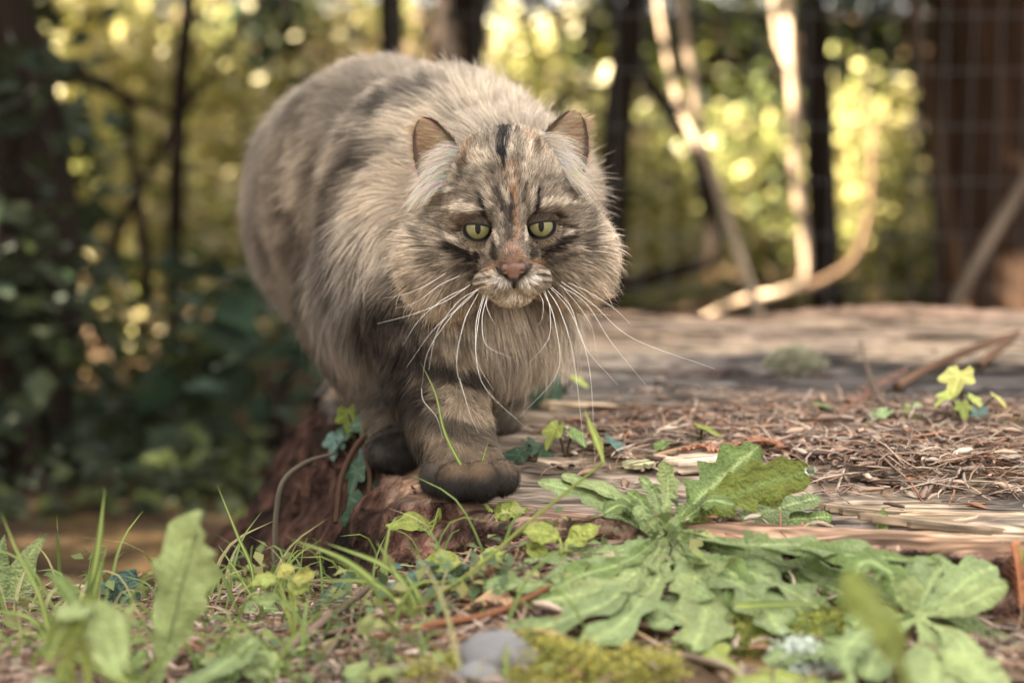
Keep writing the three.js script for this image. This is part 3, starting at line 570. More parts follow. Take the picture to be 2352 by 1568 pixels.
    // the long pale tuft sweeping out of the ear
    for (let k = 0; k < 800; k++) {
      const h = R() ** 0.6, j = () => (R() + R() - 1), sx = E.sx, long = 0.55 + 0.75 * R() * R();
      const ux = (sx < 0 ? 1058 - 34 * h : 1246 + 30 * h) + j() * 12, vy = (sx < 0 ? 318 : 300) + 92 * h + j() * 12, drop = 10 + 60 * h + 20 * R();
      const p0 = HU(ux, vy, -0.032 + 0.004 * R()), m1 = HU(ux + sx * 55 * long, vy - 14 + 10 * h + j() * 10, -0.022 + 0.006 * j()), p2 = HU(ux + sx * (100 + 18 * j()) * long, vy - 8 + drop * long + j() * 14, -0.030 + 0.014 * j());
      const b = new THREE.QuadraticBezierCurve3(p0, m1, p2), c = (R() < 0.7 ? COAT.white : R() < 0.5 ? COAT.cream : COAT.tan).map((a) => a * (0.7 + 0.4 * R()));
      ribbon(sets.head, [0, 0.33, 0.66, 1].map((t) => b.getPoint(t)), 0.00028, camBack, c, 0.6, 1.1);
    }
  }
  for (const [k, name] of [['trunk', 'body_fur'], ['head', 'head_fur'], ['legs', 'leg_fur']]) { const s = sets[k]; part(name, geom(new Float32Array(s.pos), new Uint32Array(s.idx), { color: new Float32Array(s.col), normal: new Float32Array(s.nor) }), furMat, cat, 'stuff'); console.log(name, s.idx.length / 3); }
}
{ // ---- eyes, nose, mouth, whiskers
  const R2 = rng(99);
  const patch = (r, fn, n = 28, rings = 10) => {            // a cap on a sphere round +z: fn(angle, 0..1) -> [x, y] in radians
    const ps = [], ix = [], nr = [];
    for (let i = 0; i <= rings; i++) for (let j = 0; j <= n; j++) { const [a, b] = fn(j / n * Math.PI * 2, i / rings), v = V3(Math.sin(a) * Math.cos(b), Math.sin(b), Math.cos(a) * Math.cos(b)); nr.push(v.x, v.y, v.z); ps.push(v.x * r, v.y * r, v.z * r); }
    for (let i = 0; i < rings; i++) for (let j = 0; j < n; j++) { const a = i * (n + 1) + j, b = a + n + 1; ix.push(a, b, a + 1, b, b + 1, a + 1); }
    return [ps, ix, nr];
  };
  const dark = phys({ color: rgb(0.010, 0.009, 0.008), roughness: 0.6, specularIntensity: 0.05, clearcoat: 0.06, clearcoatRoughness: 0.04 });
  const irisMat = phys({ vertexColors: true, roughness: 0.45, specularIntensity: 0.15, clearcoat: 0.30, clearcoatRoughness: 0.04 }), lidMat = phys({ color: rgb(0.022, 0.016, 0.012), roughness: 0.9, specularIntensity: 0.3 });
  const basis = new THREE.Matrix4().makeBasis(HX, HY, HZ);
  EYES.forEach(([ex, ey], k) => {
    const s = k ? 1 : -1, e = part('eye', new THREE.SphereGeometry(EYE_R, 40, 28), dark, cat);
    e.position.copy(fromHead(ex, ey, EYE_Z)); e.quaternion.setFromRotationMatrix(basis);
    const gx = k ? -0.03 : 0.05, gy = 0.17;                // gaze
    { const [ps, ix, nr] = patch(EYE_R * 1.006, (a, t) => [gx + Math.cos(a) * t * 0.80, gy + Math.sin(a) * t * 0.80], 48, 20), col = [];
      for (let i = 0; i <= 20; i++) for (let j = 0; j <= 48; j++) { const t = i / 20, fl = 0.82 + 0.36 * noise(j * 0.9, t * 3, 5.5), d = smoothstep(t, 0.86, 1.0), b = lerp(1.15, 0.85, t); col.push(lerp(0.128 * fl * b, 0.012, d), lerp(0.118 * fl * b, 0.011, d), lerp(0.050 * fl * b, 0.008, d)); }
      part('iris', geom(ps, ix, { color: col, normal: nr }), irisMat, e); }
    { const [ps, ix, nr] = patch(EYE_R * 1.014, (a, t) => [gx + Math.cos(a) * t * 0.17 * (1 - 0.25 * Math.sin(a)), gy + 0.04 + Math.sin(a) * t * 0.50]); part('pupil', geom(ps, ix, { normal: nr }), dark, e); }
    { // eyelids: from the almond opening out under the fur
      const open = (a) => { const c = Math.cos(a), q = Math.sin(a), inner = c * -s > 0 ? 1 : 0; return [c * (inner ? 1.02 : 1.0) * 0.93, (q > 0 ? 0.27 * q ** 0.55 : -0.62 * (-q) ** 0.85) + c * s * 0.11]; };
      const [ps, ix, nr] = patch(EYE_R * 1.03, (a, t) => { const [x, y] = open(a), q = t ** 1.15, ox = Math.cos(a) * 1.30, oy = Math.sin(a) * (Math.sin(a) > 0 ? 1.12 : 1.18); return [lerp(x, ox, q), lerp(y, oy, q)]; }, 48, 10), col = [], hp = { pos: [], nor: [], col: [], idx: [] };
      for (let i = 0; i < ps.length / 3; i++) {
        const ring = Math.floor(i / 49), a = (i % 49) / 48 * Math.PI * 2, up = Math.sin(a) > 0, k = smoothstep(ring, up ? 0.8 : 1.8, up ? 3.0 : 4.6); for (let d = 0; d < 3; d++) ps[i * 3 + d] *= 1 + 0.045 * Math.sin(Math.min(1, ring / 3) * Math.PI * 0.5) + (up ? 0.03 * smoothstep(ring, 0, 3) : 0);
        const f = up ? [0.06, 0.047, 0.037] : [0.20, 0.16, 0.12]; for (let d = 0; d < 3; d++) col.push(lerp(0.016, f[d], k));
      }
      part('eyelid', geom(ps, ix, { color: col }), phys({ vertexColors: true, roughness: 0.95, specularIntensity: 0.1 }), e);
      for (let h = 0; h < 1700; h++) {                     // short fur on the lids
        const i = 2 + Math.floor(R2() * 8), j = Math.floor(R2() * 48), a = j / 48 * Math.PI * 2, up = Math.sin(a) > 0; if (!up && i < 4) continue;
        const b0 = (i * 49 + j) * 3, b1 = ((i + 1) * 49 + j) * 3, f0 = R2(), p = V3(0, 0, 0), n = V3(0, 0, 0); for (const [q, w] of [[b0, 1 - f0], [b1, f0]]) { p.add(V3(ps[q], ps[q + 1], ps[q + 2]).multiplyScalar(w)); n.add(V3(nr[q], nr[q + 1], nr[q + 2]).multiplyScalar(w)); }
        n.normalize(); const out = V3(Math.cos(a) + s * (0.5 + 0.5 * R2()), 0.55 * Math.sin(a) + (up ? 0.1 : -0.25) + 0.5 * (R2() - 0.5), 0.05).addScaledVector(n, 0.12 + 0.2 * R2()).normalize(), l = 0.0018 + 0.0016 * R2(), side = out.clone().cross(n).normalize().multiplyScalar(0.00011), m = p.clone().addScaledVector(out, l * .5).addScaledVector(n, l * 0.08), t = p.clone().addScaledVector(out, l);
        const base = (up ? (R2() < 0.6 ? COAT.dark : COAT.brown) : (R2() < 0.5 ? COAT.cream : R2() < 0.5 ? COAT.brown : [0.26, 0.21, 0.16])), k0 = 0.5, k1 = 1.1, v = hp.pos.length / 3;
        for (const [q, s2, k] of [[p, -1, k0], [p, 1, k0], [m, -0.8, 0.8], [m, 0.8, 0.8], [t, 0, k1]]) { hp.pos.push(q.x + side.x * s2, q.y + side.y * s2, q.z + side.z * s2); hp.nor.push(n.x, n.y, n.z); hp.col.push(base[0] * k, base[1] * k, base[2] * k); }
        hp.idx.push(v, v + 1, v + 2, v + 1, v + 3, v + 2, v + 2, v + 3, v + 4);
      }
      const fur = part('lid_fur', geom(hp.pos, hp.idx, { color: hp.col, normal: new Float32Array(hp.nor) }), furMat, e, 'stuff');
    }
  });
  // nose pad with nostrils
  const NC = fromHead(0.0015, -0.0265, 0.0205);
  const nf = (x, y, z) => {
    const cp = (ax, ay, az, bx, by, bz, r) => { const ux = bx - ax, uy = by - ay, uz = bz - az, t = clamp(((x - ax) * ux + (y - ay) * uy + (z - az) * uz) / (ux * ux + uy * uy + uz * uz), 0, 1); return Math.hypot(x - ax - ux * t, y - ay - uy * t, z - az - uz * t) - r; };
    let d = smin(cp(-0.0052, 0.0010, -0.0012, 0.0052, 0.0010, -0.0012, 0.0034), cp(0, 0.0018, 0.0008, 0, -0.0042, -0.0006, 0.0028), 0.003);
    for (const s of [-1, 1]) { const h = Math.hypot((x - s * 0.0056) / 1.25, (y + 0.0014 + s * (x - s * 0.0056) * 0.4) / 0.75, (z - 0.0022) / 1.2) - 0.00145; d = Math.max(d, -h); }
    return Math.max(d, cp(0, -0.004, 0.0038, 0, -0.009, 0.003, 0.0001) > 0.0006 ? d : 0.0006);
  };
  const { pos, idx } = surfaceNets(nf, V3(-0.011, -0.009, -0.006), V3(0.011, 0.007, 0.006), 0.0004), col = [];
  for (let i = 0; i < pos.length; i += 3) { const x = Math.abs(pos[i]), y = pos[i + 1], z = pos[i + 2], k = clamp(smoothstep(x, 0.0052, 0.0078) + smoothstep(-z, -0.0006, 0.002) * 0.7 + smoothstep(-y, 0.0035, 0.0055) * 0.8 + (y > 0.0028 ? 0.25 : 0), 0, 1), w = 0.85 + 0.3 * noise(pos[i] * 1800, y * 1800, z * 1800); col.push(lerp(0.135 * w, 0.022, k), lerp(0.072 * w, 0.016, k), lerp(0.054 * w, 0.014, k)); }
  const g = geom(pos, idx, { color: col }); g.applyMatrix4(basis).translate(NC.x, NC.y, NC.z);
  part('nose', g, phys({ vertexColors: true, roughness: 0.42, clearcoat: 0.2, clearcoatRoughness: 0.4 }), cat);
  const mouth = [];
  mouth.push(tube([[1178, 643, 0.0195], [1177, 652, 0.0175], [1176, 663, 0.0150]].map((a) => HU(...a)), [0.0009, 0.0012, 0.0009], 8, 6));
  part('mouth', mergeGeometries(mouth), lidMat, cat);
  // whiskers: root, two bends, tip, in face units with their distance in front of the eyes
  const wm = phys({ color: rgb(0.78, 0.75, 0.70), roughness: 0.5, transmission: 0.15, thickness: 0 });
  const W = [
    [[1076, 652, .008], [1020, 690, .03], [950, 716, .035], [868, 734, .03]], [[1070, 656, .008], [1010, 692, .04], [962, 735, .05], [928, 786, .05]],
    [[1102, 655, .010], [1060, 700, .04], [1000, 750, .055], [935, 832, .05]], [[1098, 660, .010], [1046, 700, .05], [1005, 760, .06], [985, 840, .06]],
    [[1088, 665, .010], [1040, 720, .05], [985, 800, .06], [966, 880, .05]], [[966, 880, .05], [968, 905, .047], [995, 945, .04], [1006, 992, .035]],
    [[1094, 672, .010], [1062, 745, .05], [1045, 830, .055], [1066, 930, .04]], [[1050, 860, .05], [1060, 905, .045], [1072, 950, .04], [1086, 985, .03]],
    [[1110, 672, .010], [1094, 740, .04], [1088, 820, .045], [1122, 890, .04]], [[1106, 674, .010], [1088, 760, .045], [1098, 870, .05], [1190, 975, .04]],
    [[1116, 672, .010], [1102, 740, .035], [1110, 790, .04], [1168, 822, .035]], [[1020, 622, .0], [970, 655, .02], [920, 672, .02], [878, 676, .015]],
    [[1120, 676, .008], [1112, 700, .02], [1122, 730, .02], [1132, 745, .018]],
    [[1242, 672, .010], [1262, 740, .04], [1266, 850, .045], [1178, 952, .035]], [[1246, 672, .010], [1254, 720, .03], [1248, 780, .035], [1202, 835, .03]],
    [[1252, 670, .010], [1275, 720, .04], [1296, 800, .05], [1318, 1025, .04]], [[1258, 664, .010], [1300, 730, .045], [1330, 830, .055], [1340, 1050, .045]],
    [[1262, 664, .010], [1300, 715, .04], [1325, 800, .05], [1396, 888, .045]], [[1280, 660, .008], [1335, 710, .045], [1380, 790, .055], [1460, 895, .05]],
    [[1284, 652, .008], [1350, 710, .04], [1420, 780, .05], [1610, 860, .045]], [[1300, 655, .004], [1345, 680, .02], [1400, 720, .025], [1436, 755, .02]],
    [[1232, 676, .008], [1240, 700, .02], [1236, 735, .02], [1226, 750, .018]], [[1290, 668, .006], [1325, 720, .03], [1345, 760, .035], [1352, 800, .03]],
    [[1052, 630, .002], [1010, 650, .015], [950, 690, .02], [905, 700, .015]],
  ];
  for (const w of W) part('whisker', tube(w.map((a) => HU(...a)), [0.00014, 0.00013, 0.0001, 0.00004], 26, 4), wm, cat);
}

// ---------------------------------------------------------------- trees, shrubs and the wire fence behind
const barkTex = dataTex(256, (u, v) => { const a = tfbm(u, v, 14, 3, 4, 4), k = 0.55 + 0.7 * (a - 0.3); return [k, k * 0.95, k * 0.9]; }, true, 6, 1.5);
const barkBump = dataTex(256, (u, v) => tfbm(u, v, 14, 3, 4, 4), false, 6, 1.5);
const barkMat = (r, g, b) => std({ map: barkTex, bumpMap: barkBump, bumpScale: 0.006, color: rgb(r, g, b), roughness: 0.9 });
const BARK = { warm: barkMat(0.075, 0.046, 0.032), dark: barkMat(0.035, 0.026, 0.021), brown: barkMat(0.20, 0.14, 0.10), pale: barkMat(0.60, 0.50, 0.40), red: barkMat(0.11, 0.072, 0.05), grey: barkMat(0.22, 0.18, 0.15) };
const leafMat = phys({ vertexColors: true, roughness: 0.92, transmission: 0.5, thickness: 0, clearcoat: 0.16, clearcoatRoughness: 0.15 });
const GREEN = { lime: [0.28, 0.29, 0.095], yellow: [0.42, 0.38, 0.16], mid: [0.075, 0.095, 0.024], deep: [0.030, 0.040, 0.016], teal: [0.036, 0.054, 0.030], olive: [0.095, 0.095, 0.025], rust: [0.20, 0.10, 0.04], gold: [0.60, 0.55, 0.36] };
// leaves through a crown's volume: folded four-triangle leaves, gathered in clumps
function crown(R, list, size, pal, flat = 0.4) {
  const pos = [], idx = [], col = [], a = V3(), s = V3(), n = V3(), c = V3();
  for (const [p, r, count] of list) for (let q = 0; q < count / 14; q++) {
    let u; do { u = V3(R() * 2 - 1, R() * 2 - 1, R() * 2 - 1); } while (u.lengthSq() > 1); u.multiplyScalar(0.55 + 0.45 * R());
    c.set(p.x + u.x * r.x, p.y + u.y * r.y, p.z + u.z * r.z);
    const cl = size * (1.6 + 2.2 * R()), tone = pal[Math.floor(R() * pal.length)];
    for (let m = 0; m < 14; m++) {
      const o = V3(c.x + (R() + R() - 1) * cl, c.y + (R() + R() - 1) * cl, c.z + (R() + R() - 1) * cl), l = size * (0.6 + 0.7 * R()), w = l * (0.26 + 0.14 * R());
      a.set(R() * 2 - 1, (R() - 0.65) * 1.2, R() * 2 - 1).normalize(); n.set(R() * 2 - 1, flat + R() * 1.2, R() * 2 - 1); s.crossVectors(a, n).normalize(); n.crossVectors(s, a).normalize();
      const b = pos.length / 3, k = 0.7 + 0.6 * R(), f = w * 0.35;
      for (const [t, e, h] of [[0, 0, 0], [0.42, 1, 1], [1, 0, -0.4], [0.42, -1, 1], [0.45, 0, 0]]) pos.push(o.x + a.x * l * t + s.x * w * e + n.x * f * h, o.y + a.y * l * t + s.y * w * e + n.y * f * h, o.z + a.z * l * t + s.z * w * e + n.z * f * h), col.push(tone[0] * k, tone[1] * k, tone[2] * k);
      idx.push(b, b + 4, b + 1, b + 1, b + 4, b + 2, b + 2, b + 4, b + 3, b + 3, b + 4, b);
    }
  }
  return geom(pos, idx, { color: col });
}
const ground = (p) => V3(p.x, groundY(p.x, p.z), p.z);
// a shrub or tree whose crowns lie where listed: [column, row, distance, half width in metres, half height, leaves]
function bush(name, label, category, group, seed, crowns, size, pal, stems, bark, flat) {
  const R = rng(seed), [px, py, d] = crowns[0], c0 = P(px, py, d), base = ground(c0), t = thing(name, label, category, base, group);
  const list = crowns.map(([x, y, q, w, h, n]) => [P(x, y, q), V3(w, h, (w + h) * 0.5), n]);
  part('crown', shift(crown(R, list, size, pal, flat), base), leafMat, t);
  const trunks = stems ?? list.map(([p, r]) => [[base.clone().add(V3((R() - 0.5) * 0.1, -0.05, (R() - 0.5) * 0.1)), base.clone().lerp(p, 0.5).add(V3((R() - 0.5) * 0.12, 0, (R() - 0.5) * 0.12)), p.clone().add(V3(0, r.y * 0.5, 0))], [0.022, 0.014, 0.005]]);
  for (const [pts, r] of trunks) part('stem', shift(tube(pts, r, 20, 7, { rough: 0.12, seed: R() * 50 }), base), bark, t);
  return t;
}
// bare stems and trunks along points of the view
function stemThing(name, label, category, group, bark, lines, o = {}) {
  const base = P(...lines[0][0][0]).lerp(P(...lines[0][0][0]), 0), foot = o.base ? P(...o.base) : base, t = thing(name, label, category, foot, group);
  lines.forEach(([pts, r], i) => part(i ? 'branch' : 'trunk', shift(tube(pts.map((a) => P(...a)), r, 34, 9, { rough: 0.10, seed: i * 7 + pts[0][0] }), foot), bark, t));
  return t;
}
stemThing('slender_tree', 'pale sunlit stem rising straight between the two dark trunks, bending left at its foot', 'tree', null, BARK.pale, [
  [[[1560, 760, 3.7], [1700, 690, 3.65], [1800, 668, 3.6], [1846, 648, 3.6], [1852, 590, 3.6], [1838, 480, 3.6], [1827, 380, 3.6], [1826, 250, 3.6], [1812, 80, 3.6], [1796, -120, 3.62]], [0.006, 0.0065, 0.008, 0.011, 0.0125, 0.013, 0.013, 0.0125, 0.012, 0.012]],
  [[[1826, 170, 3.6], [1790, 100, 3.7], [1772, -40, 3.8]], [0.007, 0.006, 0.005]]]);
stemThing('slender_tree', 'pale brown sunlit stem leaning left behind the log, right of the cat', 'tree', null, BARK.pale, [
  [[[1790, 860, 3.3], [1745, 720, 3.3], [1700, 590, 3.32], [1655, 450, 3.34], [1612, 320, 3.36], [1590, 180, 3.4], [1568, 40, 3.42], [1548, -120, 3.45]], [0.011, 0.0105, 0.010, 0.0095, 0.009, 0.0085, 0.008]],
  [[[1640, 400, 3.34], [1560, 240, 3.5], [1520, 60, 3.6], [1500, -100, 3.7]], [0.008, 0.007, 0.006, 0.005]]]);
stemThing('slender_tree', 'thin curved stem sweeping up at the right of the pale straight one', 'tree', null, BARK.brown, [
  [[[1440, 740, 3.9], [1600, 706, 3.85], [1800, 672, 3.8], [1910, 636, 3.8], [1968, 590, 3.8], [1996, 500, 3.8], [2004, 400, 3.8], [2008, 300, 3.82], [2060, 262, 3.85]], [0.012, 0.012, 0.011, 0.011, 0.0105, 0.010, 0.008, 0.006, 0.004]]]);
stemThing('dark_branch', 'dark branch with a sharp elbow low down, right beside the cat', 'branch', null, BARK.dark, [
  [[[1290, 720, 4.00], [1430, 660, 4.00], [1560, 622, 4.00], [1634, 596, 4.00], [1640, 540, 4.00], [1622, 440, 4.02], [1580, 310, 4.05], [1500, 200, 4.10], [1420, 60, 4.20], [1390, -100, 4.30]], [0.026, 0.024, 0.021, 0.021, 0.021, 0.020, 0.020, 0.021, 0.022, 0.022]]]);
stemThing('leaning_pole', 'thin brown stem leaning to the right across the dark trunk at the right edge', 'branch', null, BARK.grey, [
  [[[2150, 800, 2.9], [2200, 690, 2.9], [2275, 550, 2.92], [2352, 425, 2.95], [2450, 280, 3.0]], [0.013, 0.0125, 0.012, 0.0115, 0.011]]]);
stemThing('slender_tree', 'reddish flecked stem left of the broad dark trunk at the right edge', 'tree', null, BARK.red, [
  [[[2240, 800, 4.1], [2205, 650, 4.1], [2170, 450, 4.1], [2142, 280, 4.1], [2112, 130, 4.1], [2085, -100, 4.1]], [0.022, 0.021, 0.020, 0.018, 0.017, 0.016]]]);
const trunkTree = (label, x0, x1, d, r, bark, seed, cr) => {

  const R = rng(seed), foot = ground(P(x0, 740, d)); foot.y -= 0.1; const top = P(x1, -160, d); top.y += 3.2; const t = thing('tree', label, 'tree', foot);
  const mid = P((x0 + x1) / 2 + (R() - 0.5) * 30, 250, d);
  part('trunk', shift(tube([foot, P(x0, 720, d), mid, P(x1, -160, d), top], [r * 1.25, r, r * 0.95, r * 0.85, r * 0.4], 40, 14, { rough: 0.10, seed }), foot), bark, t);
  if (cr) part('crown', shift(crown(R, cr.map(([x, y, z, a, b, n]) => [V3(x, y, z), V3(a, b, a), n]), 0.075, [GREEN.deep, GREEN.mid, GREEN.deep]), foot), leafMat, t);
};
trunkTree('broad dark trunk at the right edge of the picture behind the wire fence', 2330, 2290, 4.3, 0.185, BARK.warm, 5, [[1.4, 1.35, -4.5, 0.9, 0.35, 2600]]);  // crown out of view, placed to block sky light over the right background
trunkTree('dark trunk directly behind the pale straight stem', 1898, 1862, 4.6, 0.040, BARK.dark, 6);
trunkTree('dark trunk standing just right of the cat head', 1395, 1480, 4.4, 0.040, BARK.dark, 7);
trunkTree('dark trunk above the back of the cat, at the top of the picture', 1040, 1070, 4.8, 0.080, BARK.dark, 8);
trunkTree('dark thin trunk at the top left among bright leaves', 400, 440, 3.9, 0.020, BARK.dark, 9);
trunkTree('dark trunk in the leaves left of the cat, upper left', 610, 680, 5.2, 0.050, BARK.dark, 10);
stemThing('dark_branch', 'dark slanting branch at the upper left among bright leaves', 'branch', null, BARK.dark, [
  [[[40, 110, 3.1], [170, 165, 3.1], [290, 225, 3.1], [400, 262, 3.15]], [0.014, 0.013, 0.011, 0.006]], [[[290, 225, 3.1], [300, 330, 3.2], [330, 560, 3.25], [340, 700, 3.3]], [0.010, 0.010, 0.012, 0.014]]]);
// the big tree at the left edge: its crown, out of view, is placed to shade the log
{
  const R = rng(77), foot = ground(P(30, 1250, 2.5)); foot.y -= 0.05;
  const t = thing('tree', 'large dark tree trunk at the left edge, its unseen crown placed to shade the log', 'tree', foot), b = V3(-1.05, 1.5, -2.0), c = V3(-1.6, 2.1, -1.6);
  part('trunk', shift(tube([foot, P(50, 900, 2.5), P(36, 300, 2.5), b, c, V3(-1.7, 3.0, -2)], [0.085, 0.066, 0.060, 0.055, 0.045, 0.02], 40, 12, { rough: 0.14, seed: 3 }), foot), BARK.dark, t);
  for (const e of [V3(-1.0, 1.9, -0.6), V3(-2.5, 2.0, -0.9), V3(-2.4, 2.0, -2.6), V3(-1.0, 1.5, -2.8)]) part('branch', shift(tube([b.clone().lerp(c, 0.5), b.clone().lerp(e, 0.6).add(V3(0, 0.1, 0)), e], [0.03, 0.02, 0.008], 14, 7), foot), BARK.dark, t);
  part('crown', shift(crown(R, [[V3(-1.75, 1.95, -1.2), V3(1.15, 0.50, 1.25), 7500], [V3(-1.25, 1.75, -1.3), V3(0.8, 0.30, 1.0), 2800], [V3(-2.3, 1.85, -2.4), V3(0.9, 0.4, 0.9), 3200], [V3(-0.85, 1.2, -2.6), V3(0.8, 0.22, 0.5), 2400], [V3(-2.7, 1.8, -3.2), V3(0.8, 0.3, 0.7), 2400], [V3(-2.6, 1.95, -0.5), V3(0.95, 0.4, 0.9), 3400], [V3(-1.9, 1.9, 0.1), V3(0.9, 0.35, 0.7), 2200], [V3(-3.4, 1.9, -2.4), V3(0.9, 0.35, 1.0), 3200], [V3(-3.3, 1.9, -1.2), V3(0.7, 0.35, 0.8), 2200]], 0.085, [GREEN.deep, GREEN.mid, GREEN.olive], 0.9), foot), leafMat, t);
}
// unseen leaf canopy, placed overhead to darken the wood, gaps cut along the sun line
{
  const R = rng(515), pos = [], idx = [], col = [], gaps = [[330, 640, 4.3, .26], [300, 60, 5.3, .5], [500, 260, 5.5, .5], [280, 520, 5.2, .42], [450, 440, 5.4, .36], [380, 190, 4.6, .72], [480, 570, 4.5, .48], [560, 300, 4.9, .60], [170, 80, 4.4, .5], [190, 400, 4.3, .28], [850, 50, 5.4, .55], [1180, 130, 5.6, .34], [1410, 480, 5.6, .42], [1550, 560, 5.3, .48], [1740, 400, 5.7, .42], [1985, 380, 5.4, .44], [2090, 640, 5.0, .22], [1990, 600, 5.3, .22], [1815, 120, 3.6, .20], [1828, 330, 3.6, .26], [1850, 540, 3.6, .20], [1722, 640, 3.3, .22], [1600, 250, 3.4, .12], [1670, 450, 3.34, .12], [1960, 610, 3.8, .08], [2270, 560, 2.9, .07], [330, 1110, 3.8, .22], [520, 1050, 3.9, .12], [150, 1010, 3.9, .10], [210, 770, 3.1, .17], [480, 880, 3.1, .14], [90, 820, 3.1, .12], [350, 900, 3.05, .14], [420, 740, 3.2, .18], [250, 640, 3.4, .22], [120, 640, 3.3, .12]].map(([x, y, d, r]) => [P(x, y, d), r]);
  const dark = [[2330, 4.2], [2290, 4.25], [2250, 4.2], [2400, 4.3], [1880, 4.6], [1440, 4.4], [1055, 4.8], [432, 3.9], [648, 5.2], [1640, 4.0], [1590, 4.0], [1520, 4.05], [1450, 4.0]];                       // trunks kept in shade by extra unseen leaves up the sun line
  const a = V3(), s = V3(), n = V3(), o = V3(), q = V3();
  for (let k = 0; k < 35500; k++) {
    o.set(-6 + 9.6 * R(), 1.45 + 0.75 * R(), -2.35 - 8.5 * R());
    let open = fbm(o.x * 1.1, 4.4, o.z * 1.1, 2) > 0.66;
    for (const [p, r] of gaps) if (!open) { q.subVectors(o, p); if (q.addScaledVector(SUN, -q.dot(SUN)).length() < r * (o.x < -1.9 ? 1.35 : 1) * (0.8 + 0.5 * R())) open = true; }
    if (k >= 30000) { const [tx, td] = dark[k % dark.length]; o.copy(P(tx, -40 + 800 * R(), td)).addScaledVector(SUN, 2.0 + 0.8 * R()).add(V3((R() - .5) * .22, (R() - .5) * .16, (R() - .5) * (tx > 2200 ? .5 : .22))); open = false; }
    if (open) continue;
    const l = 0.13 + 0.10 * R(), w = l * 0.30, b = pos.length / 3, c = R() < 0.5 ? GREEN.deep : GREEN.mid, h = 0.6 + 0.7 * R();
    a.set(R() * 2 - 1, (R() - 0.6) * 0.8, R() * 2 - 1).normalize(); n.set(R() - 0.5, 1 + R(), R() - 0.5); s.crossVectors(a, n).normalize(); n.crossVectors(s, a);
    for (const [t, e, f] of [[0, 0, 0], [0.42, 1, 1], [1, 0, -0.4], [0.42, -1, 1], [0.45, 0, 0]]) pos.push(o.x + a.x * l * t + s.x * w * e + n.x * w * .3 * f, o.y + a.y * l * t + s.y * w * e + n.y * w * .3 * f, o.z + a.z * l * t + s.z * w * e + n.z * w * .3 * f), col.push(c[0] * h, c[1] * h, c[2] * h);
    idx.push(b, b + 4, b + 1, b + 1, b + 4, b + 2, b + 2, b + 4, b + 3, b + 3, b + 4, b);
  }
  single('unseen_canopy', geom(pos, idx, { color: col }), leafMat, 'unseen leafy canopy placed overhead to darken the wood, with gaps that let the sun through', 'canopy', null, null, 'stuff');
}
// shrubs, nearest first
const shade = 'shaded shrubs at the left';
bush('shrub', 'shaded bluish ivy bush beside the trunk at the left edge', 'shrub', null, 101, [[20, 230, 2.3, 0.06, 0.05, 60], [30, 640, 2.35, 0.09, 0.16, 160], [40, 1030, 2.4, 0.10, 0.16, 200], [70, 330, 2.5, 0.05, 0.1, 60]], 0.060, [GREEN.teal, GREEN.deep], null, BARK.dark);
bush('shrub', 'dark leafy bush left of the cat, at the height of its feet', 'shrub', null, 102, [[330, 830, 3.0, 0.28, 0.12, 300], [150, 900, 3.1, 0.2, 0.16, 200], [520, 760, 3.2, 0.16, 0.10, 130]], 0.055, [GREEN.mid, GREEN.olive, GREEN.deep], null, BARK.dark);
bush('fern', 'soft green broad-leaved plant under the belly of the cat, out of focus', 'plant', null, 103, [[610, 880, 2.5, 0.09, 0.055, 42], [690, 840, 2.6, 0.07, 0.05, 30]], 0.10, [GREEN.teal, [0.05, 0.09, 0.05], GREEN.mid], null, BARK.dark, 1.2);
bush('shrub', 'low dark bush in front of the sunlit specks at the lower left', 'shrub', null, 104, [[300, 1010, 2.9, 0.3, 0.06, 300], [120, 1150, 2.7, 0.14, 0.10, 220], [480, 1090, 2.9, 0.16, 0.10, 160]], 0.05, [GREEN.deep, GREEN.teal], null, BARK.dark);
bush('shrub', 'dark low foliage behind the grass at the lower left, nearest the ground', 'shrub', null, 105, [[260, 1190, 2.35, 0.24, 0.045, 260], [470, 1170, 2.2, 0.12, 0.05, 150], [100, 1230, 2.1, 0.1, 0.06, 130]], 0.045, [GREEN.deep, GREEN.mid, GREEN.deep], null, BARK.dark);
